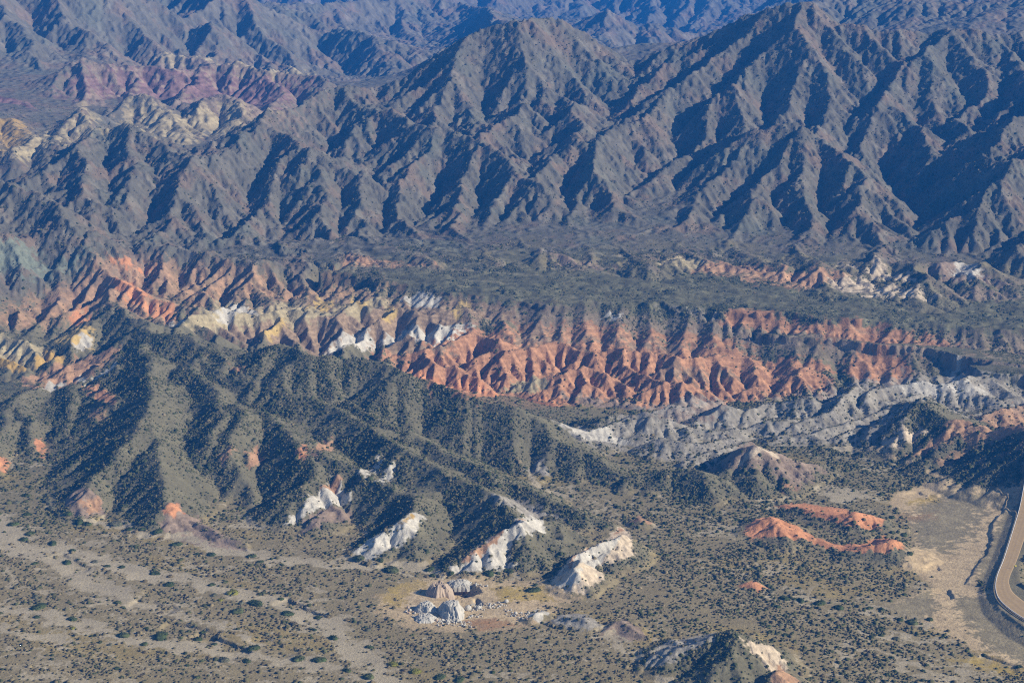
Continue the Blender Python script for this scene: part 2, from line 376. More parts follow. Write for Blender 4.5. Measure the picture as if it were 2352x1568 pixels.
 ('pale', .5, [(2130,610,82),(2165,590,92),(2200,600,86),(2250,625,78),(2310,650,70)]),
 ('pale', .5, [(2180,660,70),(2230,655,72),(2300,675,66),(2352,680,64)]),
 # ---- mountains (distance in camera heights, negative)
 ('mt', .62, [(870,187,-5.8),(1000,112,-5.85),(1100,62,-5.9),(1180,35,-5.95),(1250,28,-6),(1300,42,-6),(1380,90,-6),(1480,150,-6)]),
 ('mt', .62, [(1290,45,-6),(1250,140,-5.8),(1225,210,-5.55),(1170,260,-5.3),(1050,330,-5.1)]),
 ('mt', .62, [(1250,150,-5.75),(1290,215,-5.5),(1320,290,-5.2)]),
 ('mt', .6, [(1100,62,-5.9),(1040,160,-5.75),(1010,240,-5.5),(1000,290,-5.3)]),
 ('mt', .6, [(1180,40,-5.95),(1150,130,-5.8),(1110,220,-5.55),(1090,290,-5.3)]),
 ('mt', .6, [(1380,95,-6),(1400,180,-5.8),(1380,260,-5.5),(1330,320,-5.25)]),
 ('mt', .65, [(1480,150,-6.05),(1560,92,-6.0),(1640,48,-5.95),(1720,0,-5.9),(1760,-25,-5.9),(1830,-25,-5.9),(1880,5,-5.95),(1905,40,-6.05)]),
 ('mt', .62, [(1720,0,-5.9),(1650,105,-5.72),(1560,195,-5.52),(1480,262,-5.3),(1390,335,-5.05),(1370,350,-4.98)]),
 ('mt', .62, [(1740,0,-5.9),(1700,110,-5.7),(1640,200,-5.5),(1580,300,-5.25),(1510,390,-5.0),(1450,470,-4.75)]),
 ('mt', .62, [(1800,-20,-5.9),(1780,90,-5.72),(1720,180,-5.5),(1700,260,-5.3)]),
 ('mt', .62, [(1850,-10,-5.9),(1850,80,-5.75),(1815,170,-5.55),(1800,235,-5.35)]),
 ('mt', .65, [(1905,40,-5.85),(1960,32,-5.85),(2010,50,-5.9),(2080,48,-5.9),(2140,60,-6),(2200,45,-5.9),(2240,48,-5.9),(2300,75,-5.95),(2400,60,-6),(2600,30,-6)]),
 ('mt', .62, [(1905,40,-5.85),(1870,120,-5.7),(1830,190,-5.5),(1795,250,-5.3)]),
 ('mt', .62, [(1960,32,-5.85),(1970,120,-5.65),(1930,200,-5.45),(1920,270,-5.2)]),
 ('mt', .62, [(2010,50,-5.9),(2060,130,-5.65),(2080,220,-5.4),(2110,300,-5.15),(2110,360,-5)]),
 ('mt', .62, [(2060,130,-5.65),(2010,220,-5.4),(1990,300,-5.15)]),
 ('mt', .62, [(2200,45,-5.9),(2140,120,-5.7),(2160,200,-5.5),(2200,260,-5.3)]),
 ('mt', .62, [(2240,48,-5.9),(2250,130,-5.65),(2230,200,-5.5)]),
 ('mt', .62, [(2300,75,-5.95),(2330,160,-5.6),(2290,240,-5.35),(2230,310,-5.15),(2170,370,-4.95)]),
 ('mt', .62, [(2600,60,-5.8),(2450,150,-5.5),(2352,230,-5.2),(2290,290,-5.05),(2240,360,-4.9)]),
 ('mt', .62, [(2600,200,-5.2),(2450,280,-5),(2352,340,-4.85),(2290,400,-4.75),(2240,450,-4.65)]),
 ('mt', .62, [(1690,320,-5.1),(1730,285,-5.1),(1790,266,-5.1),(1850,264,-5.1),(1910,275,-5.1),(1980,320,-5.05),(2050,370,-5),(2120,420,-4.9),(2190,475,-4.78),(2260,520,-4.68),(2352,565,-4.55)]),
 ('mt', .6, [(1790,266,-5.1),(1700,345,-4.95),(1640,400,-4.85),(1590,450,-4.72),(1540,510,-4.58)]),
 ('mt', .6, [(1850,270,-5.1),(1780,360,-4.92),(1730,430,-4.75),(1700,500,-4.6),(1680,560,-4.47)]),
 ('mt', .6, [(1850,270,-5.1),(1870,370,-4.88),(1860,440,-4.72),(1850,520,-4.55)]),
 ('mt', .6, [(1910,275,-5.1),(1960,370,-4.85),(1990,450,-4.68),(2020,540,-4.5)]),
 ('mt', .6, [(2050,370,-5),(2080,450,-4.75),(2100,520,-4.6),(2110,580,-4.46)]),
 ('mt', .6, [(2190,475,-4.78),(2200,540,-4.6),(2230,600,-4.46)]),
 ('mt', .6, [(2600,420,-4.7),(2450,470,-4.6),(2352,510,-4.52),(2330,560,-4.42)]),
 ('mt', .6, [(1440,490,-4.65),(1400,400,-4.88),(1345,335,-5.08),(1300,345,-5.05),(1230,410,-4.85),(1170,500,-4.62)]),
 ('mt', .6, [(1345,335,-5.08),(1330,420,-4.85),(1300,500,-4.62)]),
 ('mt', .6, [(1560,480,-4.75),(1500,520,-4.6),(1450,540,-4.5)]),
 ('mt', .6, [(870,187,-5.8),(790,190,-5.75),(720,195,-5.65),(650,232,-5.5),(600,262,-5.35),(560,285,-5.25),(520,330,-5.1),(480,370,-5)]),
 ('mt', .6, [(800,195,-5.7),(850,240,-5.5),(920,280,-5.35),(1000,282,-5.25),(1060,310,-5.15),(1130,350,-5.02),(1190,395,-4.9),(1230,430,-4.75)]),
 ('mt', .6, [(600,265,-5.35),(660,300,-5.2),(720,320,-5.1),(790,370,-5),(840,400,-4.9),(880,450,-4.8),(930,500,-4.65),(960,560,-4.45)]),
 ('mt', .6, [(640,330,-5.12),(620,400,-4.95),(600,460,-4.8),(570,530,-4.58)]),
 ('mt', .6, [(700,315,-5.1),(720,400,-4.92),(740,470,-4.75),(760,540,-4.55)]),
 ('mt', .6, [(560,285,-5.25),(530,370,-5.02),(480,440,-4.85),(460,520,-4.65),(450,560,-4.52)]),
 ('mt', .6, [(520,330,-5.1),(440,370,-4.98),(400,430,-4.82),(370,500,-4.65),(330,555,-4.5)]),
 ('mt', .6, [(1000,285,-5.25),(960,370,-5.02),(920,420,-4.88),(900,470,-4.75)]),
 ('mt', .6, [(1060,310,-5.15),(1050,400,-4.9),(1040,470,-4.72),(1080,540,-4.52)]),
 ('mt', .6, [(1130,350,-5.02),(1150,430,-4.8),(1130,490,-4.65)]),
 ('mt', .6, [(840,400,-4.9),(830,470,-4.75),(850,540,-4.55),(860,575,-4.44)]),
 ('mt', .6, [(30,425,-5.0),(110,365,-5.15),(180,320,-5.25),(255,280,-5.35),(280,277,-5.35),(340,310,-5.25),(400,330,-5.15),(450,350,-5.05)]),
 ('mt', .6, [(280,280,-5.35),(290,350,-5.12),(320,400,-4.95),(350,430,-4.85)]),
 ('mt', .6, [(180,320,-5.25),(170,390,-5.02),(220,440,-4.85),(240,460,-4.78)]),
 ('mt', .55, [(-300,350,-5.0),(-100,380,-4.9),(20,410,-4.8),(80,455,-4.65),(150,505,-4.5),(180,540,-4.42)]),
 ('mt', .55, [(-250,480,-4.6),(-80,500,-4.5),(20,530,-4.42)]),
 ('mt', .40, [(-160,225,-6.6),(-40,200,-6.8),(60,185,-6.95),(120,150,-7.2)]),
 ('mt', .40, [(-100,150,-7.4),(0,130,-7.5),(80,110,-7.7)]),
 ('mt', .40, [(60,185,-6.95),(90,205,-6.7)]),
 ('mt', .42, [(640,560,-4.5),(690,585,-4.36),(720,598,-4.29)]),
 ('mt', .42, [(800,560,-4.5),(830,585,-4.36),(870,600,-4.27)]),
 ('mt', .42, [(900,555,-4.52),(960,580,-4.38),(990,598,-4.28)]),
 ('mt', .42, [(1040,540,-4.56),(1100,570,-4.4),(1150,600,-4.26)]),
 ('mt', .42, [(1180,530,-4.58),(1230,565,-4.41),(1250,595,-4.28)]),
 ('mt', .42, [(1310,530,-4.58),(1350,565,-4.41),(1370,600,-4.25)]),
 ('mt', .42, [(1430,545,-4.53),(1450,580,-4.35),(1500,605,-4.22)]),
 ('mt', .42, [(1560,540,-4.55),(1580,575,-4.37),(1620,598,-4.26)]),
 ('mt', .42, [(1700,560,-4.46),(1740,595,-4.29),(1800,608,-4.22)]),
 ('mt', .42, [(1830,555,-4.48),(1860,590,-4.31),(1900,608,-4.22)]),
 ('mt', .42, [(2010,560,-4.46),(2020,595,-4.3)]),
 ('mt', .42, [(2110,590,-4.32),(2130,612,-4.2)]),
 ('mt', .42, [(2250,600,-4.28),(2300,625,-4.16),(2352,640,-4.1)]),
 ('mt', .42, [(330,545,-4.55),(420,570,-4.42),(520,585,-4.35),(600,595,-4.3)]),
 ('mt', .40, [(560,40,-8.6),(660,90,-8),(760,150,-7.4),(860,190,-7.0),(930,200,-6.8)]),
 ('mt', .40, [(760,40,-9.2),(860,120,-8.2),(930,170,-7.5)]),
 ('mt', .40, [(300,120,-7.6),(420,160,-7.2),(560,175,-7.0),(700,190,-6.9)]),
 ('mt', .55, [(1500,560,-4.55),(1600,570,-4.48),(1680,590,-4.4)]),
 # purple and yellow banded hills
 ('purple', .5, [(105,215,-6.4),(150,165,-6.55),(190,148,-6.6),(250,160,-6.6),(330,158,-6.65),(400,165,-6.6),(470,155,-6.65),(540,150,-6.65),(600,160,-6.6),(700,172,-6.5),(735,185,-6.4)]),
 ('purple', .5, [(190,150,-6.6),(180,215,-6.35),(160,240,-6.25)]),
 ('purple', .5, [(330,158,-6.65),(300,215,-6.4),(280,245,-6.2)]),
 ('purple', .5, [(470,155,-6.65),(440,200,-6.4),(420,235,-6.2)]),
 ('purple', .5, [(600,160,-6.6),(640,215,-6.3),(620,250,-6.1)]),
 ('purple', .5, [(-100,230,-6.2),(0,215,-6.3),(40,225,-6.25),(95,255,-6.1)]),
 ('yellow', .5, [(255,270,-6.0),(300,225,-6.15),(350,222,-6.15),(400,265,-5.95),(430,290,-5.85)]),
 ('yellow', .5, [(430,250,-6.0),(490,215,-6.15),(530,225,-6.1),(560,255,-5.95)]),
 ('yellow', .5, [(150,290,-5.8),(190,245,-5.95),(215,265,-5.85),(250,300,-5.7)]),
 ('yellow', .5, [(-60,270,-5.9),(0,265,-5.9),(60,290,-5.75),(80,320,-5.6)]),
 ('yellow', .5, [(40,350,-5.5),(100,305,-5.65),(140,320,-5.55)]),
 ('yellow', .5, [(-60,360,-5.5),(0,335,-5.55),(40,360,-5.45)]),
 # big slopes behind left
 ('mt', .5, [(-300,-120,-8.5),(0,-70,-8.2),(150,-20,-8),(260,40,-7.8),(350,85,-7.6),(430,120,-7.4),(480,145,-7.2)]),
 ('mt', .5, [(150,-20,-8),(170,60,-7.7),(230,120,-7.4),(260,150,-7.2)]),
 ('mt', .5, [(-150,20,-8),(0,60,-7.6),(60,130,-7.2),(90,190,-6.8)]),
 ('mt', .55, [(300,-60,-9.2),(400,-10,-8.9),(520,30,-8.6),(640,90,-8.3),(720,140,-8),(800,185,-7.6)]),
 ('mt', .6, [(430,105,-7.7),(470,75,-7.8),(530,52,-7.9),(590,62,-7.9),(650,100,-7.7),(720,145,-7.5),(790,185,-7.3)]),
 ('mt', .6, [(530,55,-7.9),(500,110,-7.6),(470,140,-7.4)]),
 ('mt', .6, [(590,65,-7.9),(600,120,-7.6),(620,145,-7.4)]),
 # far ranges
 ('far', .42, [(300,-150,-14.52),(600,-90,-14.52),(800,-60,-14.18),(900,-20,-13.48),(1000,30,-12.43),(1060,80,-11.55),(1090,110,-11.03)]),
 ('far', .42, [(600,-90,-14.52),(700,0,-12.78),(780,60,-11.55),(850,110,-10.68),(900,155,-9.62)]),
 ('far', .42, [(800,-60,-14.18),(850,40,-12.25),(960,130,-10.50)]),
 ('far', .42, [(900,-100,-16.27),(1150,-80,-15.93),(1400,-80,-15.40),(1650,-90,-15.40),(1900,-60,-16.27)]),
 ('far', .42, [(1150,-80,-15.93),(1180,20,-13.30),(1140,70,-12.07)]),
 ('far', .42, [(1300,-80,-15.57),(1340,10,-13.12),(1420,70,-11.38),(1500,130,-9.98)]),
 ('far', .42, [(1450,-80,-15.40),(1500,10,-12.78),(1480,80,-11.03),(1470,140,-9.62)]),
 ('far', .42, [(1600,-85,-15.40),(1620,0,-12.78),(1560,70,-11.03)]),
 ('far', .42, [(1500,10,-12.78),(1560,50,-11.73),(1540,110,-10.32)]),
 ('far', .42, [(1750,-60,-19.77),(1900,-20,-19.07),(2000,-30,-18.90),(2100,-25,-18.73),(2250,-5,-18.38),(2352,5,-18.02),(2600,10,-18.02)]),
 ('far', .42, [(2000,-30,-18.90),(2050,30,-15.93),(2080,60,-14.52)]),
 ('far', .42, [(2250,-5,-18.38),(2180,20,-16.27),(2150,55,-14.52)]),
 ('far', .42, [(1900,-20,-19.07),(1960,20,-16.27),(1990,45,-14.52)]),
 ('far', .42, [(2352,5,-18.02),(2330,40,-15.40),(2352,70,-13.65)]),
 ('far', .45, [(1850,40,-11.38),(1950,10,-11.73),(2050,-12,-12.07),(2150,-5,-11.73),(2250,10,-11.38),(2352,25,-11.03),(2600,30,-10.68)]),
 ('far', .42, [(2050,-12,-12.07),(2090,30,-10.68),(2110,55,-9.62)]),
 ('far', .42, [(2250,10,-11.38),(2240,40,-10.32),(2270,65,-9.28)]),
 ('far', .42, [(1950,10,-11.73),(1990,40,-10.50)]),
 ('far', .45, [(1250,30,-11.38),(1330,10,-11.38),(1420,15,-11.03),(1500,40,-10.68),(1560,60,-10.32),(1650,30,-10.68),(1720,10,-11.03)]),
 ('far', .42, [(1330,10,-11.38),(1400,70,-9.80),(1440,120,-8.57)]),
 ('far', .42, [(1500,40,-10.68),(1510,100,-9.28),(1490,150,-8.23)]),
 ('far', .42, [(1560,60,-10.32),(1540,120,-8.93)]),
 ('far', .42, [(850,10,-11.73),(960,60,-10.85),(1010,100,-9.98),(1040,125,-9.28)]),
 ('far', .42, [(960,60,-10.85),(940,120,-9.45),(900,165,-8.40)]),
 ('far', .42, [(850,10,-11.73),(820,90,-9.98),(850,160,-8.57)]),
 ('far', .4, [(-700,-90,-22.40),(400,-110,-22.40),(1176,-110,-22.40),(2000,-90,-22.93),(3000,-80,-22.93)]),
 ('far', .42, [(-600,-60,-14.52),(-200,-100,-13.65),(100,-130,-13.65),(400,-120,-14.18)]),
]

# ground taken away: pits (outline, depth, wall slope) and low cut banks (line, drop); the low side is on the right walking along
PITS = [([(1010,1352),(1040,1335),(1072,1338),(1098,1345),(1108,1362),(1080,1372),(1030,1378)], 7.0, 1.6),
        ([(1090,1372),(1105,1380),(1112,1395),(1098,1398),(1085,1385)], 3.0, 1.2)]
BANKS = [([(378,1428),(420,1432),(470,1440),(520,1450)], 1.6), ([(460,1446),(500,1462),(545,1482),(585,1498)], 1.9), ([(310,1374),(360,1384),(420,1400)], 1.2),
 ([(655,1372),(695,1388),(720,1402),(752,1416)], 1.4), ([(140,1268),(175,1285),(215,1310)], 1.0), ([(330,1352),(400,1362),(440,1376)], .9), ([(600,1458),(640,1475),(700,1500)], .9),
 ([(2070,1292),(2060,1260),(2092,1232)], 1.2), ([(2092,1232),(2086,1205),(2050,1180)], 1.2),
 ([(2140,1290),(2155,1300),(2162,1310)], 1.0), ([(2180,1352),(2188,1365),(2196,1375)], 1.5), ([(640,618),(720,628),(800,636),(880,640)], 3.5),
 ([(2250,1500),(2300,1515),(2352,1535)], 1.2), ([(2110,1128),(2130,1140),(2180,1125)],1.2)]
# ---------------------------------------------------------------- build the macro relief
def to3(p):
    return at_z(*p) if p[2] >= -1 - 1e-9 or p[2] > -4.2 else at_d(p[0], p[1], -p[2])
# ridge heights near zero or slightly negative are heights; below -4.2 they are distances
_bp = [at_z(*p) for p in BASE] + [at_d(*p) for p in BASE_D]
_bp = np.array(_bp)
def _tps(P):
    S = 1000.0
    q = P[:, :2] / S; n = len(q)
    def k(d2): return 0.5 * d2 * np.log(d2 + 1e-9)
    d2 = ((q[:, None] - q[None]) ** 2).sum(-1)
    M = np.zeros((n + 3, n + 3)); M[:n, :n] = k(d2) + 0.002 * np.eye(n)
    M[:n, n] = 1; M[:n, n + 1:] = q; M[n, :n] = 1; M[n + 1:, :n] = q.T
    w = np.linalg.solve(M, np.concatenate([P[:, 2], np.zeros(3)]))
    def f(X, Y):
        out = w[n] + w[n + 1] * X / S + w[n + 2] * Y / S
        for a in range(n):
            dd = (X / S - q[a, 0]) ** 2 + (Y / S - q[a, 1]) ** 2
            out = out + w[a] * k(dd)
        return out
    return f

def poly_dist(X, Y, P):
    """signed distance to a closed polygon (negative inside)"""
    n = len(P); d2 = np.full(X.shape, 1e12, np.float32); ins = np.zeros(X.shape, bool)
    for a in range(n):
        x0, y0 = P[a][:2]; x1, y1 = P[(a + 1) % n][:2]
        ex, ey = x1 - x0, y1 - y0
        t = np.clip(((X - x0) * ex + (Y - y0) * ey) / (ex * ex + ey * ey + 1e-9), 0, 1)
        d2 = np.minimum(d2, (X - x0 - t * ex) ** 2 + (Y - y0 - t * ey) ** 2)
        c = (Y >= y0) != (Y >= y1)
        if abs(ey) > 1e-9:
            ins ^= c & (X < x0 + (Y - y0) * ex / ey)
    d = np.sqrt(d2)
    return np.where(ins, -d, d)

def line_dist(X, Y, P):
    d2 = np.full(X.shape, 1e12, np.float32)
    for a in range(len(P) - 1):
        x0, y0 = P[a][:2]; x1, y1 = P[a + 1][:2]
        ex, ey = x1 - x0, y1 - y0
        t = np.clip(((X - x0) * ex + (Y - y0) * ey) / (ex * ex + ey * ey + 1e-9), 0, 1)
        d2 = np.minimum(d2, (X - x0 - t * ex) ** 2 + (Y - y0 - t * ey) ** 2)
    return np.sqrt(d2)

def box_slice(g, P, pad):
    P = np.asarray(P)
    cx = np.concatenate([P[:, 0] + a * pad for a in (-1, 1) for b in (-1, 1)])
    cy = np.concatenate([P[:, 1] + b * pad for a in (-1, 1) for b in (-1, 1)])
    r = np.hypot(cx, cy); a = np.arctan2(cx, cy)
    i0 = max(0, int(math.log(max(r.min(), R0) / R0) / g.step) - 1); i1 = min(g.nr, int(math.log(max(r.max(), R0 + 1) / R0) / g.step) + 2)
    j0 = max(0, int((a.min() - A0) / g.step) - 1); j1 = min(g.nc, int((a.max() - A0) / g.step) + 2)
    return slice(i0, i1), slice(j0, j1)

WARP = {'hill': 1.0, 'comb': .25, 'rock': .8, 'red': .8, 'pale': .8, 'mt': 1.3, 'far': 1.3, 'purple': .8, 'yellow': .8}
def macro(g, gb):
    """height of ground, benches and ridges; gb is the coarse grid the smooth ground is solved on"""
    base = upsample(_tps(_bp)(gb.X.astype(float), gb.Y.astype(float)).astype(np.float32), gb, g)
    lr = np.log(np.maximum(np.hypot(g.X, g.Y), 1)); an = np.arctan2(g.X, g.Y)
    # noise that keeps its size in the picture: metres grow with distance
    nx = fbm(an * 22, lr * 22, 4, .55) ; ny = fbm(an * 22 + 40, lr * 22 + 9, 4, .55)
    wr = g.cell / g.step * 0.008
    X = g.X + nx * wr; Y = g.Y + ny * wr
    H = base.copy()
    lab = np.zeros(H.shape, np.uint8); fan = np.full(H.shape, 999.0, np.float32)
    for name, P, sl in MESA:
        Q = np.array([at_z(*p) for p in P])
        A = np.c_[Q[:, 0], Q[:, 1], np.ones(len(Q))]
        co = np.linalg.lstsq(A, Q[:, 2], rcond=None)[0]
        s = box_slice(g, Q, 120)
        wob = {'roadbed': 0, 'shelf': .45, 'bench': .5}.get(name, .8)
        xs = g.X[s] + nx[s] * wr[s] * wob; ys = g.Y[s] + ny[s] * wr[s] * wob
        d = poly_dist(xs, ys, Q)
        t = co[0] * g.X[s] + co[1] * g.Y[s] + co[2] - sl * np.maximum(d, 0)
        if name in ('fan', 'bench'): fan[s] = np.minimum(fan[s], d)
        m = t > H[s]
        H[s] = np.maximum(H[s], t)
        lab[s][m & (d < 1)] = {'fan': 1, 'bench': 2, 'shelf': 3, 'roadbed': 4}[name]
    over = np.zeros(H.shape, bool)
    for cls, sl, P in RIDGES:
        Q = np.array([to3(p) for p in P])
        s = box_slice(g, Q, 60 + (Q[:, 2].max() + 20) / sl if cls not in ('mt', 'far') else 420)
        w = WARP[cls]
        xs = g.X[s] + nx[s] * wr[s] * w; ys = g.Y[s] + ny[s] * wr[s] * w
        best = np.full(xs.shape, -1e9, np.float32)
        e = 1.0 if cls not in ('mt', 'far', 'purple', 'yellow') else 2.5
        for a in range(len(Q) - 1):
            x0, y0, z0 = Q[a]; x1, y1, z1 = Q[a + 1]
            ex, ey = x1 - x0, y1 - y0
            t = np.clip(((xs - x0) * ex + (ys - y0) * ey) / (ex * ex + ey * ey + 1e-9), 0, 1)
            d = np.sqrt((xs - x0 - t * ex) ** 2 + (ys - y0 - t * ey) ** 2 + e * e) - e
            if cls == 'comb':          # a tilted bed: scree slope behind, a cliff and a talus on the right-hand side
                cr = z0 + t * (z1 - z0); side = (xs - x0) * ey - (ys - y0) * ex
                cl = .42 * cr * (.75 + .5 * nx[s])
                dd_ = np.where(side > 0, cl * smooth(.3, 2.0, d) + .55 * np.maximum(d - 1.2, 0), sl * d)
                best = np.maximum(best, cr - dd_)
            else: best = np.maximum(best, z0 + t * (z1 - z0) - sl * d)
        # smooth union with what is there: footslopes flare out
        k = 3.0 if cls not in ('mt', 'far') else 8.0
        h0 = H[s]; dd = best - h0; over[s] |= dd > .8
        H[s] = h0 + np.where(dd > -2 * k, 0.25 / (2 * k) * np.maximum(dd + 2 * k, 0) ** 2, 0) * (dd < 2 * k) + np.where(dd >= 2 * k, dd, 0) - .5 * k * np.maximum(1 - np.abs(dd) / (2 * k), 0) ** 2
    lab[over & (lab != 4)] = 0
    return H.astype(np.float32), base, lab, fan
# ---------------------------------------------------------------- erode it
def make_terrain(step2, log=lambda *a: None):
    rs = np.random.RandomState(3)
    g0 = Grid(step2 * 4); g1 = Grid(step2 * 2); g2 = Grid(step2)
    outl = []
    def setup(g):
        H, base, lab, fan = macro(g, g0)
        if not outl:
            for nm, share, soft, ob, P in PATCH:
                if nm in ('silt', 'flat', 'grass', 'rust') or P[0][1] < 560: continue
                outl.append(locate(g, H, P))
        lr = np.log(np.hypot(g.X, g.Y)); an = np.arctan2(g.X, g.Y)
        rel = H - base
        keep = smooth(.6, 3.0, rel)
        keep = np.where((lab == 4) | (lab == 3), 0, keep)
        nz = fbm(an * 60 + 3, lr * 60, 5, .55)
        big = fbm(an * 14 + 8, lr * 14 + 2, 3, .5)
        sc = g.cell / g.step
        top = (lab == 1) | (lab == 2)
        keep = np.where(top, keep * np.where(lab == 2, smooth(-2.5, 0, fan + 2 * perlin(an * 250, lr * 250)), smooth(-9, -1, fan + 7 * perlin(an * 90, lr * 90) + 4 * perlin(an * 250, lr * 250))), keep)
        H = H + np.where((lab == 1) & (fan < 0), ((fbm(g.X / 45, g.Y / 30, 4, .6) * 2.6 - 2.2 * smooth(.16, .0, np.abs(fbm(g.X / 150 + g.Y / 70, g.Y / 34 - g.X / 260, 3, .5)))) * smooth(0, -10, fan)), 0)
        deep = smooth(2500, 3100, sc)
        keep = np.maximum(keep, deep)
        H = H + deep * sc * .042 * (.55 - 1.3 * np.abs(fbm(an * 5 + 71, lr * 4.2 + 3, 4, .36)))
        crag = .0034 * (.35 - np.abs(fbm(an * 46 + 11, lr * 46, 4, .55))) + .0022 * (np.abs(fbm(an * 105 + 23, lr * 105 + 5, 4, .6)) - .3)
        H = H + np.where(sc > 1700, crag * np.clip(1 - .8 * fbm(an * 11 + 33, lr * 11 + 8, 3, .5), .25, 2.2), 0) * (1 - .8 * smooth(2450, 2850, sc)) * keep * sc * np.maximum(smooth(.004, .022, rel / sc), deep)
        rugged = np.where(sc > 1680, 1.0, .55)
        H = H + keep * (nz * .0017 + big * np.where(sc > 1700, .0045 - .0025 * smooth(2450, 2850, sc), .003)) * sc * smooth(0, .012, rel / sc) * rugged
        # how easily the ground gullies: badlands most
        K = np.full(H.shape, .030, np.float32)
        tal = np.full(H.shape, .62, np.float32)
        bad = poly_dist(g.X, g.Y, [at_z(*p)[:2] for p in [(380,590,70),(1100,690,60),(2352,770,50),(2600,880,30),(2150,870,18),(1700,910,8),(1420,945,6),(1150,925,10),(950,860,24),(640,790,40),(420,745,60),(380,650,70)]]) < 0
        rocky = np.zeros(H.shape, bool)
        for Q in outl:
            s = box_slice(g, np.c_[Q, np.zeros(len(Q))], 10)
            if s[0].stop > s[0].start and s[1].stop > s[1].start: rocky[s] |= poly_dist(g.X[s], g.Y[s], Q) < 2
        barren = bad | rocky
        K[rocky] = .035; K[bad] = .10; K[barren & (sc > 1480)] = .08; tal[barren] = .95

        soft = (sc < 1500) & ~barren
        K[soft] = .020; tal[soft] = .56
        edge = (fan > -5) & (fan < 55) & (g.X > -110) & (sc > 1400)
        K[edge] = .035; tal[edge] = .58
        mt = sc > 1730
        vary = fbm(an * 9 + 14, lr * 9 + 51, 3, .5)
        K[mt] = (.040 * np.exp(.6 * vary))[mt]; tal[mt] = (.83 + .10 * perlin(an * 17, lr * 17 + 4))[mt]
        return H, base, lab, keep, K, tal, (soft, barren, mt, nz, bad)
    log('setup0')
    H0, b0, l0, k0, K0, t0, x0 = setup(g0)
    h = H0 + (rs.rand(*H0.shape).astype(np.float32) - .5) * g0.cell * .25 * k0
    h = np.maximum(h, fill(h, .004))
    rain = .03 + .97 * k0
    h, A = erode(h, g0.cell, K0, t0, H0, .05, 26, keep=k0, rain=rain, jit=.05, rs=rs, rho=.5)
    log('L0')
    H1, b1, l1, k1, K1, t1, x1 = setup(g1)
    d = upsample(h - H0, g0, g1)
    h = H1 + d * k1 + (rs.rand(*H1.shape).astype(np.float32) - .5) * g1.cell * .2 * k1
    T1 = H1 + blur(d, 3) * .7 * k1
    h, A = erode(h, g1.cell, K1, t1 * 1.05, T1, .07, 12, keep=k1, rain=.03 + .97 * k1, rs=rs, rho=.6)
    hb = blur(h, 2); h = np.where(x1[0], hb, h)
    log('L1')
    if g2 is None: return g1, h, b1, l1, A
    H2, b2, l2, k2, K2, t2, x2 = setup(g2)
    d = upsample(h - H1, g1, g2)
    h = H2 + d * k2 + (rs.rand(*H2.shape).astype(np.float32) - .5) * g2.cell * .15 * k2
    flute = perlin(g2.X / 10, g2.Y / 12) * 1.6 + perlin(g2.X / 5, g2.Y / 6) * 1.3 + perlin(g2.X / 2.6, g2.Y / 3.2) * .7
    flute = np.where(g2.cell / g2.step > 1300, flute, perlin(g2.X / 4.2, g2.Y / 5) * 1.3 + perlin(g2.X / 2.1, g2.Y / 2.4) * .7)
    flute = flute * np.where((g2.cell / g2.step > 1300) & (x2[4] == 0), .55, 1)
    h = h + np.where(x2[1], flute, 0) * k2 * np.where(g2.cell / g2.step > 1300, smooth(.5, 6, H2 - b2), .45 * smooth(2, 14, H2 - b2))
    T2 = H2 + blur(d, 2) * .9 * k2 + np.where(x2[1], flute, 0) * k2 * np.where(g2.cell / g2.step > 1300, smooth(.5, 6, H2 - b2), .45 * smooth(2, 14, H2 - b2))
    h, A = erode(h, g2.cell, K2, t2 * 1.15, T2, .10, 6, keep=k2, rain=.03 + .97 * k2, rs=rs, rho=.6)
    soft, bad, mt, nz, _ = x2
    lr = np.log(np.hypot(g2.X, g2.Y)); an = np.arctan2(g2.X, g2.Y); sc = g2.cell / g2.step
    rough = fbm(an * 330, lr * 330 + 3, 3, .6); rid = 1 - np.abs(fbm(an * 120 + 7, lr * 120, 4, .55)) * 1.6
    amp = np.where(mt, .00060, np.where(bad, .00022, .00035)) * sc * k2
    low = np.maximum(smooth(.002, .014, (H2 - b2) / sc), smooth(2350, 2900, sc))
    h = h + (amp * rough + np.where(mt, .0012, 0) * sc * k2 * rid) * np.where(mt, low, 1)
    hb = blur(h, 1); h = np.where(soft, hb, h)
    for P, dep, sl in PITS:
        Q = locate(g2, H2, P); s = box_slice(g2, np.c_[Q, np.zeros(len(Q))], 6)
        d = poly_dist(g2.X[s], g2.Y[s], Q) + 1.6 * fbm(g2.X[s] / 5, g2.Y[s] / 5, 3, .6)
        h[s] = h[s] - np.clip(-d * sl, 0, dep) * (1 + .15 * perlin(g2.X[s] / 3, g2.Y[s] / 3))
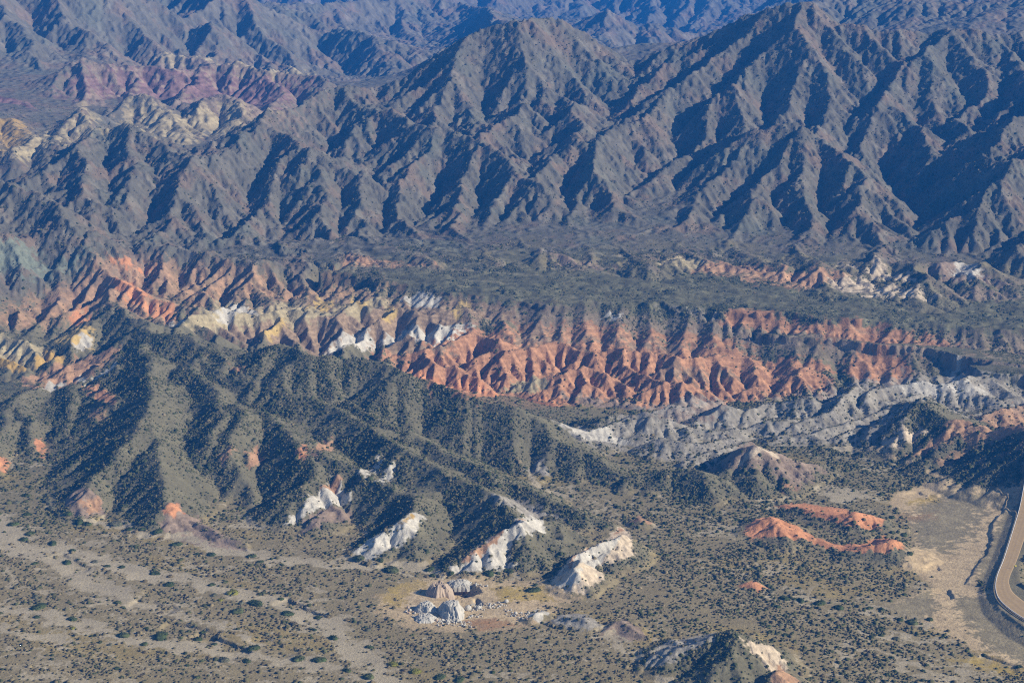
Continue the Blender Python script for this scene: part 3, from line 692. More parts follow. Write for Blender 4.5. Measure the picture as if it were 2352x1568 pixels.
    for P, dep in BANKS:
        Q = locate(g2, H2, P); s = box_slice(g2, np.c_[Q, np.zeros(len(Q))], 26)
        xs = g2.X[s] + 1.5 * perlin(g2.X[s] / 6, g2.Y[s] / 6); ys = g2.Y[s] + 2.5 * perlin(g2.X[s] / 7 + 9, g2.Y[s] / 7)
        best = np.full(xs.shape, 1e9, np.float32); low = np.zeros(xs.shape, np.float32)
        for a in range(len(Q) - 1):
            (x0, y0), (x1, y1) = Q[a], Q[a + 1]; ex, ey = x1 - x0, y1 - y0; L = ex * ex + ey * ey
            t = np.clip(((xs - x0) * ex + (ys - y0) * ey) / L, 0, 1)
            d = np.hypot(xs - x0 - t * ex, ys - y0 - t * ey); sd = ((xs - x0) * ey - (ys - y0) * ex) > 0
            end = smooth(0, .25, t) if a == 0 else 1.0; end = end * (smooth(1, .75, t) if a == len(Q) - 2 else 1.0)
            v = np.where(sd, smooth(-.2, 1.0, d) * smooth(22, 4, d), 0) * end
            low = np.where(d < best, v, low); best = np.minimum(best, d)
        h[s] = h[s] - dep * low
    log('L2')
    return g2, h, b2, l2, A, k2
# ---------------------------------------------------------------- where each kind of ground lies (outlines read off the photo, laid on the ground in plan)
# rock and soil colours (linear)
COL = dict(gravel=(.235,.192,.104), wash=(.37,.315,.215), soil=(.150,.136,.082), fan=(.125,.120,.070), red=(.37,.198,.108), orange=(.50,.235,.115),
           pink=(.37,.225,.130), mauve=(.24,.18,.132), brown=(.25,.18,.115), yellow=(.46,.33,.125), ochre=(.40,.265,.085), straw=(.34,.285,.17), white=(.47,.44,.375),
           grey=(.285,.26,.215), bone=(.50,.41,.295), purple=(.20,.115,.115), slate=(.17,.19,.145), mount=(.122,.114,.086), mountred=(.150,.115,.082), scree=(.185,.170,.132),
           flat=(.25,.208,.122), silt=(.44,.335,.195), cut=(.14,.13,.105), grass=(.36,.26,.06), rust=(.30,.17,.08))
# (colour, share of bare rock, edge softness in m, cut out as its own object or None, outline)
PATCH = [
 # mountains behind
 ('mauve', .6, 45, None, [(105,215),(150,158),(330,150),(560,146),(735,185),(640,255),(420,245),(280,235),(160,255)]),
 ('purple', .62, 28, None, [(160,200),(330,168),(540,170),(720,182),(640,225),(420,225),(280,215),(170,235)]),
 ('straw', .8, 12, None, [(540,148),(650,155),(720,172),(640,178),(560,170)]),
 ('straw', .7, 15, None, [(255,300),(300,222),(400,258),(560,236),(600,262),(480,305),(350,312)]),
 ('straw', .7, 15, None, [(140,310),(190,243),(250,300),(180,325)]),
 ('ochre', .6, 12, None, [(-60,262),(60,278),(80,330),(0,350),(-60,340)]),
 ('straw', .8, 10, None, [(20,365),(100,303),(150,320),(60,368)]),
 ('purple', .8, 15, None, [(-60,195),(0,193),(95,250),(60,262),(-60,258)]),
 ('straw', .7, 10, None, [(360,132),(480,128),(495,148),(385,152)]),
 ('slate', .8, 10, None, [(-40,560),(50,550),(130,615),(60,628),(-40,605)]),
 ('slate', .7, 8, None, [(140,600),(190,580),(210,600),(150,625)]),
 # slopes of orange clay at the left
 ('pink', .46, 8, None, [(235,592),(330,598),(480,612),(620,636),(800,652),(920,668),(800,692),(600,692),(480,697),(400,742),(300,718),(250,705),(140,750),(50,765),(-40,720),(60,690),(180,640)]),
 ('orange', .9, 4, None, [(262,650),(300,648),(345,690),(400,700),(395,735),(330,712),(285,690)]),
 ('orange', .9, 4, None, [(165,718),(180,705),(198,735),(190,755),(172,745)]),
 ('orange', .85, 4, None, [(262,598),(300,598),(345,615),(340,628),(300,618)]),
 ('yellow', .95, 3, None, [(120,785),(160,765),(185,746),(212,775),(205,800),(165,802)]),
 ('white', .95, 2, None, [(165,795),(190,772),(210,778),(206,792),(175,808)]),
 ('ochre', .95, 3, None, [(-40,818),(45,825),(56,850),(-40,858)]),
 ('ochre', .95, 3, None, [(75,828),(104,800),(135,812),(152,830),(140,842),(80,846)]),
 ('straw', .8, 4, None, [(-40,760),(60,783),(105,800),(70,840),(-40,815)]),
 ('pink', .85, 4, None, [(30,885),(100,855),(180,828),(240,808),(280,800),(262,820),(215,845),(200,880),(120,896),(50,900)]),
 ('white', .9, 1.5, None, [(184,862),(196,872),(206,884),(190,886),(176,878)]),
 ('white', .9, 1.5, None, [(208,872),(270,830),(268,840),(225,870)]),
 ('white', .85, 1.5, None, [(90,892),(112,878),(150,884),(130,893)]),
 ('red', .95, 2, None, [(183,882),(222,878),(245,898),(268,908),(262,932),(232,920)]),
 ('mauve', .42, 8, None, [(1160,705),(1340,708),(1640,728),(1900,748),(2352,775),(2600,800),(2600,880),(2352,868),(2150,850),(1900,835),(1700,800),(1500,772),(1250,765),(1180,750)]),
 # yellow, brown and white badlands
 ('brown', .92, 8, None, [(395,755),(430,720),(500,692),(600,698),(700,686),(820,670),(930,688),(1050,688),(1175,705),(1200,752),(1100,750),(1000,778),(880,795),(760,812),(680,800),(590,785),(470,765)]),
 ('straw', .95, 4, None, [(420,745),(500,694),(600,712),(660,700),(760,712),(800,700),(900,696),(820,735),(700,740),(620,745),(540,752),(450,755)]),
 ('yellow', .98, 3, None, [(702,710),(735,686),(768,700),(740,716)]),
 ('yellow', .98, 3, None, [(808,678),(848,695),(830,702),(800,698)]),
 ('yellow', .95, 3, None, [(596,765),(645,728),(655,745),(645,765),(612,775)]),
 ('yellow', .9, 3, None, [(1030,720),(1060,690),(1075,700),(1060,730)]),
 ('yellow', .9, 3, None, [(860,745),(900,705),(915,712),(890,745)]),
 ('white', .97, 3, None, [(490,715),(545,697),(592,715),(540,735),(495,738)]),
 ('white', .97, 2, None, [(392,741),(425,733),(430,743),(402,750)]),
 ('white', .97, 3, None, [(745,808),(790,772),(825,762),(850,775),(872,795),(838,814),(770,814)]),
 ('white', .95, 3, None, [(872,790),(930,762),(985,768),(1050,742),(1092,750),(1065,775),(965,792),(885,798)]),
 ('white', .9, 3, None, [(925,690),(960,668),(1010,690),(1000,705),(960,705)]),
 # red badlands
 ('red', .84, 6, None, [(850,808),(960,780),(1090,752),(1240,746),(1370,762),(1500,768),(1620,785),(1760,825),(1860,828),(1905,848),(1965,888),(1880,910),(1760,912),(1650,940),(1480,950),(1350,928),(1200,938),(1100,918),(1000,888),(900,838)]),
 ('brown', .9, 5, None, [(880,800),(960,785),(1040,800),(1010,812),(900,815)]),
 ('orange', .95, 4, None, [(1000,872),(1080,880),(1190,912),(1290,920),(1290,940),(1200,938),(1100,915)]),
 ('brown', .8, 7, None, [(1150,770),(1240,756),(1370,772),(1500,780),(1620,795),(1600,810),(1450,800),(1300,790),(1180,790)]),
 ('brown', .7, 6, None, [(1480,860),(1560,845),(1660,850),(1700,870),(1640,880),(1540,872)]),
 ('mauve', .8, 4, None, [(1280,905),(1420,918),(1560,932),(1480,948),(1350,930)]),
 ('straw', .9, 3, None, [(1180,880),(1235,862),(1260,880),(1215,905),(1150,900)]),
 ('red', .95, 4, None, [(1930,835),(1990,812),(2060,822),(2100,842),(2105,865),(2040,888),(1955,875)]),
 ('red', .75, 5, None, [(1655,712),(1720,708),(1830,743),(1900,743),(2000,752),(2060,763),(2150,773),(2210,793),(2120,803),(2000,797),(1900,777),(1780,757),(1660,747)]),
 ('red', .7, 4, None, [(2215,806),(2352,812),(2600,830),(2600,850),(2352,834),(2215,822)]),
 ('red', .55, 4, None, [(1290,770),(1330,735),(1480,765),(1600,772),(1740,800),(1620,788),(1500,772)]),
 ('white', .85, 3, None, [(1385,730),(1400,715),(1425,728),(1410,735)]),
 ('grey', .5, 5, None, [(1480,700),(1640,712),(1660,725),(1500,715)]),
 # grey-white hills
 ('grey', .63, 6, None, [(1275,968),(1400,958),(1480,938),(1650,918),(1850,903),(1960,868),(2060,872),(2200,843),(2290,853),(2400,895),(2400,965),(2280,960),(2150,922),(2080,962),(1985,1030),(1900,1020),(1800,1030),(1640,1080),(1560,1075),(1470,1050),(1400,1032),(1330,1012)]),
 ('white', .85, 3, None, [(1285,975),(1330,985),(1440,1015),(1440,1025),(1340,1005)]),
 ('white', .8, 4, None, [(2050,885),(2200,845),(2230,880),(2290,880),(2250,905),(2100,905)]),
 ('mauve', .75, 4, None, [(1640,1082),(1738,1018),(1830,1046),(1900,1068),(1830,1122),(1800,1112),(1760,1075),(1700,1085)]),
 ('bone', .9, 2, None, [(1700,1065),(1738,1025),(1790,1040),(1790,1052),(1740,1050)]),
 ('pink', .85, 2.5, None, [(2080,1042),(2150,1008),(2280,976),(2400,955),(2400,985),(2200,1008),(2100,1050)]),
 ('bone', .8, 3, None, [(1990,1036),(2040,1008),(2115,978),(2135,992),(2050,1028)]),
 ('pink', .6, 3, None, [(2245,962),(2352,925),(2450,915),(2450,985),(2270,977)]),
 ('pink', .6, 2.5, None, [(2150,1060),(2230,1022),(2245,1030),(2180,1068)]),
 ('pink', .6, 2.5, None, [(2240,1070),(2352,1010),(2400,1000),(2352,1030)]),
 # low pale hills on the upper fan
 ('pink', .85, 5, None, [(768,608),(800,588),(900,602),(1005,612),(900,615)]),
 ('mauve', .8, 5, None, [(1275,585),(1340,603),(1425,617),(1300,614)]),
 ('straw', .9, 4, None, [(1512,606),(1555,582),(1650,614),(1600,626)]),
 ('pink', .85, 5, None, [(1600,626),(1660,598),(1760,614),(1845,622),(1965,645),(1850,668),(1700,645)]),
 ('bone', .75, 5, None, [(1900,642),(1980,637),(2150,680),(2130,692),(1950,678)]),
 ('bone', .85, 4, None, [(1985,628),(2015,592),(2120,642),(2080,648)]),
 ('bone', .85, 4, None, [(1920,612),(1940,598),(1970,622)]),
 ('mauve', .8, 5, None, [(2125,620),(2165,588),(2250,622),(2320,655),(2200,650)]),
 ('white', .8, 4, None, [(2190,630),(2200,600),(2250,622),(2240,640)]),
 ('mauve', .6, 5, None, [(2175,662),(2300,672),(2400,690),(2200,690)]),
 # bare spots on the dark foothills
 ('orange', .97, 1.5, None, [(-20,1045),(12,1052),(22,1075),(15,1088),(-20,1090)]),
 ('orange', .97, 1.2, None, [(76,1018),(92,1006),(110,1026),(102,1056),(84,1042)]),
 ('pink', .9, 1.5, None, [(498,1050),(530,1022),(546,1036),(512,1072)]),
 ('pink', .9, 1.5, None, [(566,1038),(588,1028),(602,1058),(576,1072)]),
 ('orange', .97, 1, None, [(678,1032),(704,1022),(706,1050),(696,1060),(680,1050)]),
 ('pink', .8, 1.5, None, [(712,1030),(745,1015),(766,1012),(765,1035),(730,1060)]),
 ('red', .85, 2, None, [(530,840),(560,842),(566,855),(535,852)]),
 ('pink', .6, 3, None, [(215,940),(238,930),(235,955),(205,965)]),
 ('orange', .85, 2, None, [(938,838),(1000,872),(1090,908),(1180,932),(1090,915),(990,878)]),
 ('white', .75, 1.5, None, [(818,1088),(868,1045),(882,1056),(840,1100)]),
 ('white', .75, 1.5, None, [(850,1108),(900,1060),(912,1072),(880,1108)]),
 ('grey', .85, 1.5, None, [(1204,1078),(1240,1055),(1268,1098),(1240,1092)]),
 # outcrops at the foot of the hills
 ('mauve', .9, 2, 'red clay bluff', [(138,1152),(185,1118),(236,1150),(242,1182),(200,1194),(158,1176)]),
 ('pink', .9, 1.5, None, [(185,1150),(225,1140),(236,1160),(205,1188)]),
 ('mauve', .9, 2, 'mauve scarp', [(372,1172),(385,1158),(405,1155),(430,1182),(455,1190),(562,1262),(558,1274),(480,1260),(368,1218)]),
 ('orange', .95, 1, None, [(374,1175),(388,1158),(408,1160),(420,1178),(392,1190)]),
 ('white', .92, 1.5, 'white spur', [(650,1204),(690,1168),(735,1128),(770,1088),(802,1132),(800,1160),(740,1168),(662,1208)]),
 ('pink', .8, 1, None, [(735,1125),(770,1088),(785,1100),(760,1128)]),
 ('mauve', .85, 1.5, 'grey mound', [(695,1200),(750,1168),(806,1172),(804,1200),(700,1228)]),
 ('white', .95, 1.5, 'white spur2', [(800,1286),(832,1250),(888,1222),(950,1178),(972,1190),(958,1225),(900,1262),(850,1290)]),
 ('ochre', .8, .8, None, [(915,1200),(945,1180),(952,1188),(925,1208)]),
 ('white', .88, 1.5, 'comb', [(1026,1312),(1105,1250),(1195,1188),(1225,1178),(1258,1225),(1225,1230),(1190,1245),(1160,1270),(1180,1300),(1080,1315)]),
 ('pink', .95, .8, None, [(1050,1296),(1110,1248),(1198,1190),(1208,1196),(1120,1262),(1070,1296)]),
 ('grey', .85, 2, None, [(1125,1140),(1150,1165),(1200,1182),(1260,1187),(1302,1194),(1250,1168),(1180,1148)]),
 ('bone', .95, 1.2, 'pink slab', [(1252,1354),(1298,1296),(1340,1260),(1430,1212),(1448,1222),(1458,1278),(1400,1294),(1362,1302),(1388,1328),(1340,1366),(1300,1366)]),
 ('pink', .97, .6, None, [(1300,1300),(1345,1262),(1430,1214),(1440,1222),(1350,1272),(1312,1306)]),
 ('white', .97, .6, None, [(1262,1352),(1308,1322),(1336,1308),(1332,1340),(1288,1360)]),
 ('white', .97, .6, None, [(1318,1284),(1412,1232),(1422,1242),(1330,1294)]),
 ('pink', .9, .8, 'small slab', [(1438,1210),(1470,1183),(1502,1208)]),
 ('orange', .97, 1.2, 'orange mound', [(1708,1218),(1765,1183),(1868,1230),(1885,1247),(1718,1242)]),
 ('orange', .92, 1.5, 'orange ridge', [(1782,1164),(1830,1156),(1940,1170),(2038,1195),(2022,1214),(1960,1210),(1860,1182)]),
 ('orange', .92, 1.5, 'orange hump', [(1872,1237),(1960,1250),(2035,1228),(2078,1256),(2042,1272),(1960,1268),(1870,1250)]),
 ('orange', .97, 1, 'orange patch', [(1696,1347),(1725,1334),(1765,1352),(1740,1359)]),
 ('red', .5, 2, None, [(1790,1115),(1810,1105),(1830,1125),(1800,1130)]),
 # quarry ground
 ('silt', .8, 4, None, [(870,1372),(960,1328),(1080,1322),(1250,1335),(1320,1370),(1262,1405),(1180,1445),(1050,1450),(930,1440),(865,1405)]),
 ('grass', .5, 3, None, [(890,1350),(960,1332),(990,1345),(930,1370),(920,1395),(880,1385)]),
 ('grass', .55, 2.5, None, [(1130,1345),(1250,1345),(1270,1380),(1150,1380)]),
 ('white', .7, 1.5, None, [(945,1345),(1020,1325),(1030,1345),(1010,1375),(960,1400),(930,1400)]),
 ('rust', .6, 1.5, None, [(1060,1425),(1140,1420),(1190,1436),(1100,1450)]),
 ('ochre', .8, 1, None, [(1075,1413),(1110,1408),(1140,1412),(1110,1420)]),
 ('grey', .7, 2, None, [(1060,1395),(1110,1370),(1170,1385),(1200,1410),(1120,1420)]),
 ('white', .9, 1, 'white hump', [(1205,1420),(1236,1399),(1262,1412),(1240,1428)]),
 ('grey', .92, 1.2, 'grey hump', [(1262,1428),(1300,1410),(1348,1410),(1386,1436),(1350,1448),(1300,1445)]),
 ('mauve', .75, 1.2, 'low grey ridge', [(1385,1458),(1430,1422),(1462,1438),(1495,1468),(1440,1475)]),
 ('grey', .92, 1.5, 'pale flank', [(1480,1528),(1500,1490),(1560,1468),(1650,1452),(1640,1478),(1580,1500),(1530,1530)]),
 ('bone', .92, 1.5, 'white flank', [(1690,1462),(1720,1478),(1775,1485),(1810,1525),(1800,1545),(1740,1510)]),
 ('pink', .9, 1.5, None, [(1775,1545),(1795,1532),(1840,1568),(1820,1600),(1770,1600)]),
 # river side
 ('silt', .9, 2.5, 'river', [(1990,1030),(2060,1050),(2120,1065),(2190,1106),(2230,1112),(2300,1125),(2400,1110),(2345,1160),(2320,1240),(2294,1300),(2240,1345),(2288,1362),(2330,1420),(2400,1470),(2450,1600),(2344,1540),(2250,1500),(2150,1446),(2112,1430),(2030,1394),(2143,1345),(2100,1312),(2070,1306),(2090,1276),(2096,1230),(2075,1185),(2040,1156),(2060,1130),(2120,1115),(2170,1100),(2100,1066),(2040,1050)]),
 ('flat', .9, 6, None, [(2075,1190),(2110,1170),(2180,1120),(2250,1120),(2300,1140),(2260,1180),(2240,1230),(2180,1270),(2110,1260),(2095,1230)]),
 ('flat', .95, 3, None, [(2035,1395),(2143,1350),(2152,1400),(2116,1427),(2045,1412)]),
 ('flat', .95, 4, None, [(2200,1365),(2290,1365),(2400,1440),(2450,1560),(2352,1530),(2260,1490),(2240,1450),(2200,1420)]),
 ('flat', .9, 3, None, [(2296,1184),(2276,1240),(2236,1318),(2275,1352),(2300,1300),(2320,1240),(2345,1160)]),
 ('rust', .4, 4, None, [(2060,1185),(2150,1178),(2150,1192),(2070,1195)]),
 ('grass', .6, 4, None, [(2180,1512),(2260,1508),(2352,1542),(2352,1558),(2250,1535)]),
 ('grass', .5, 3, None, [(2080,1150),(2140,1140),(2160,1150),(2090,1160)]),
]
WASHES = [(5, [(144,1150),(235,1199),(370,1229),(504,1259),(640,1290),(800,1300),(900,1300),(1000,1310)]),
 (9, [(-20,1195),(50,1259),(134,1296),(235,1363),(330,1390)]),
 (7, [(150,1260),(218,1283),(302,1310),(437,1337),(504,1357),(612,1380),(700,1412),(767,1440),(800,1480),(850,1528),(900,1568)]),
 (6, [(20,1400),(118,1417),(235,1451),(336,1478),(470,1491),(612,1511),(750,1538)]),
 (4, [(-20,1440),(60,1450),(160,1480)]),
 (3, [(330,1390),(430,1420),(520,1445),(600,1480)]),
 (3, [(1230,1150),(1220,1100),(1210,1085)]), (3, [(900,1300),(830,1290),(790,1280)]),
 (4, [(1380,1450),(1430,1480),(1490,1520),(1530,1568)]),
 (4, [(2060,1050),(1990,1030),(1930,1020)]),
 (3, [(2000,1400),(2030,1410),(2080,1425),(2130,1440)]),
 (2.5, [(1980,1450),(2080,1465),(2180,1475)])]

def locate(g, H, pts):
    """points of the photo -> plan positions on the ground surface"""
    P = np.asarray(pts, float)[:, :2]
    dx, dy, dz = ray(P[:, 0], P[:, 1])
    L = np.hypot(dx, dy)
    rr = R0 * (R1 / R0) ** np.linspace(0, 1, 2600)
    out = np.zeros((len(P), 2))
    for n in range(len(P)):
        t = rr / L[n]
        hz = g.sample(H, dx[n] * t, dy[n] * t)
        k = np.argmax(CAMH + dz[n] * t <= hz)
        if k == 0:
            k = 0 if CAMH + dz[n] * t[0] <= hz[0] else len(rr) - 1
        out[n] = dx[n] * t[k], dy[n] * t[k]
    return out

def colour(g, H, base, lab, keep, A):
    lr = np.log(np.hypot(g.X, g.Y)); an = np.arctan2(g.X, g.Y); sc = g.cell / g.step
    hv = np.gradient(H, axis=0) / g.cell; ha = np.gradient(H, axis=1) / g.cell
    sa, ca = np.sin(g.a)[None], np.cos(g.a)[None]
    gx = hv * sa + ha * ca; gy = hv * ca - ha * sa
    slope = np.sqrt(gx * gx + gy * gy)
    aspect = -(gx * SUN_DIR[0] + gy * SUN_DIR[1])          # >0 faces the sunny side
    Hs = blur(H, 14); hv_ = np.gradient(Hs, axis=0) / g.cell; ha_ = np.gradient(Hs, axis=1) / g.cell
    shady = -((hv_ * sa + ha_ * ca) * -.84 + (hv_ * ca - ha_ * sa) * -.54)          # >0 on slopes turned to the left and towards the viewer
    n1 = fbm(an * 40, lr * 40, 4, .55); n2 = fbm(an * 160 + 5, lr * 160, 4, .6); n3 = fbm(an * 420 + 2, lr * 420, 3, .6)
    C = np.empty(H.shape + (3,), np.float32)
    def c(n): return np.array(COL[n], np.float32)
    def mix(a, b, f): return a + (b - a) * f[..., None]
    C[:] = c('gravel')
    rel = H - base
    hill = smooth(.8, 4, rel) * (sc < 1700)
    C = mix(C, np.broadcast_to(c('soil'), C.shape), np.clip(hill, 0, 1))
    fan = ((lab == 1) | (lab == 2)) | ((sc > 1480) & (sc < 1760) & (rel < 2))
    # the plain turns darker and greener away from the foreground
    C = mix(C, np.broadcast_to(c('fan'), C.shape), np.where(fan, 1, smooth(1010, 1350, sc) * .45 * (1 - np.clip(hill, 0, 1))))
    m = smooth(1690, 1800, sc + 60 * n1 + 2.2 * np.minimum(rel, 40))
    mc = mix(np.broadcast_to(c('mount'), C.shape), np.broadcast_to(c('mountred'), C.shape), smooth(-.1, .7, n1 + .4 * n2))
    mc = mix(mc, np.broadcast_to(c('scree'), C.shape), smooth(.15, .6, fbm(an * 75 + 31, lr * 75, 3, .5)) * .6)
    mc = mix(mc, np.broadcast_to(c('slate'), C.shape) * .7, smooth(.1, .8, fbm(an * 26 + 60, lr * 26, 3, .5)) * .45)
    mc = mc * (1 + .12 * smooth(2300, 3300, sc))[..., None]  # haze put into the colour: rock painted a little paler with distance
    C = mix(C, mc, m)
    veg = np.where(m > .5, .45, np.where(hill > .5, .95, .60)).astype(np.float32)
    veg = np.where(fan, 1.0, veg)
    bare = np.zeros(H.shape, np.float32)
    oid = np.zeros(H.shape, np.int16); names = []; nov = np.zeros(H.shape, bool)
    for name, share, soft, obj, P in PATCH:
        Q = locate(g, H, P)
        s = box_slice(g, np.c_[Q, np.zeros(len(Q))], soft * 2 + 4)
        if s[0].stop <= s[0].start or s[1].stop <= s[1].start: continue
        wob = soft * (1.9 * n2[s] + 1.3 * n3[s] + .8 * n1[s])
        d0 = poly_dist(g.X[s], g.Y[s], Q)
        f = smooth(soft * .5, -soft * .5, d0 + wob)
        # bare rock shows on the steeper ground, scrub keeps the gentle parts
        st = smooth(.10, .5, slope[s]) if obj is None and name not in ('silt', 'flat', 'grass', 'rust') else 1
        if name == 'grey' and share > .7 and obj is None: st = np.clip(.72 + .28 * st + .5 * n1[s], 0, 1)
        rocky = np.clip(share + (share * 1.2) * (st - .75) + .35 * (1 - share) * 2 * n2[s], 0, 1)
        f = f * rocky
        cc = np.broadcast_to(c(name), C[s].shape)
        # beds of slightly different colour lie across each slope
        zz = H[s] + .25 * g.X[s] * .3 + 2.5 * n1[s]
        per = 4.2 if sc[s].mean() < 1750 else 16.0
        band = np.sin(zz * 2 * np.pi / per) * .5 + .5 * np.sin(zz * 2 * np.pi / (per * .37) + 1)
        amt = {'red': .26, 'orange': .08, 'purple': .3, 'pink': .14, 'brown': .3, 'mauve': .16, 'straw': .2, 'white': .10, 'grey': .12, 'bone': .12}.get(name, .05)
        cc = cc * (1 + amt * band[..., None] * np.array([1, 1.0, 1.0])) * (1 + .10 * n2[s] + .10 * n3[s])[..., None]
        C[s] = C[s] + (cc - C[s]) * f[..., None]
        bare[s] = np.maximum(bare[s] * (1 - f) if name in ('flat', 'grass') else bare[s], f)
        if name in ('silt', 'flat') and obj == 'river' or name == 'flat': nov[s] |= f > .35
        if name in ('grass', 'flat'): bare[s] = np.maximum(bare[s], f * (.96 if name == 'flat' else .5))
        if obj:
            names.append(obj)
            oid[s][(d0 + wob * (.4 if obj != 'river' else .8) < 0)] = len(names)
    # the upper fan: long faint channels and bars running with its slope, a few pale and a few dark
    st_ = fbm((g.X * .2 + g.Y * .98) / 11, (g.X * .98 - g.Y * .2) / 170, 4, .55)
    C *= np.where(fan, 1 + .16 * st_ + .25 * n2 + .2 * n1, 1)[..., None]
    C = mix(C, np.broadcast_to(c('wash'), C.shape) * .75, np.where(fan, smooth(.5, .8, st_) * .3, 0))
    veg = np.where(fan, veg * np.clip(.62 - .6 * st_ + .9 * n1, .08, 1.6), veg)
    wash = np.zeros(H.shape, np.float32)
    for w, P in WASHES:
        w = w * 1.6
        Q = locate(g, H, P); s = box_slice(g, np.c_[Q, np.zeros(len(Q))], w * 3)
        d = line_dist(g.X[s] + 4 * n2[s] + 5 * n1[s], g.Y[s] + 5 * n2[s] + 8 * n1[s], Q)
        wash[s] = np.maximum(wash[s], smooth(w, w * .45, d) * (hill[s] < .3))
    # thin braided runs of bare gravel all over the near plain, following the slope to the lower right
    u = (g.X * .52 + g.Y * .85); v = (g.X * .85 - g.Y * .52)
    br = np.abs(fbm(u / 42 + .6 * n1, v / 260, 3, .5))
    wash = np.maximum(wash, smooth(.10, .03, br) * .9 * (hill < .2) * (sc < 1350) * (1 - bare))
    C = mix(C, np.broadcast_to(c('wash'), C.shape), wash * .9)
    # straw-coloured dry grass in drifts on the plain
    gr = smooth(.25, .7, fbm(u / 60 + 9, v / 140, 4, .55)) * (hill < .3) * (sc < 1450) * (1 - bare) * (1 - wash)
    C = mix(C, np.broadcast_to(c('grass'), C.shape), gr * .28)
    C *= (1 + .10 * n1 + .10 * n2 + .09 * n3)[..., None]
    veg = veg * (1 - .93 * np.clip(bare, 0, 1)) * (1 - .93 * wash)
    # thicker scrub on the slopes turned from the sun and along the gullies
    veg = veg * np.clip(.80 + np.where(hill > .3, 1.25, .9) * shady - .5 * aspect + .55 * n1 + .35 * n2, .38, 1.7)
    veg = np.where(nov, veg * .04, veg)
    global CRAG; CRAG = m
    return np.clip(C, .01, .9), veg, bare, wash, oid, names, slope, hill
# ================================================================ materials
def new_mat(name):
    m = bpy.data.materials.new(name); m.use_nodes = True
    nt = m.node_tree; b = nt.nodes['Principled BSDF']
    b.inputs['Roughness'].default_value = .92; b.inputs['Specular IOR Level'].default_value = .12
    return m, nt, b
def N(nt, t, **kw):
    n = nt.nodes.new(t)
    for k, v in kw.items(): setattr(n, k, v)
    return n
def math_node(nt, op, a, b=None, c=None):
    n = N(nt, 'ShaderNodeMath', operation=op)
    for i, v in enumerate((a, b, c)):
        if v is None: continue
        if isinstance(v, (int, float)): n.inputs[i].default_value = v
        else: nt.links.new(v, n.inputs[i])
    return n.outputs[0]

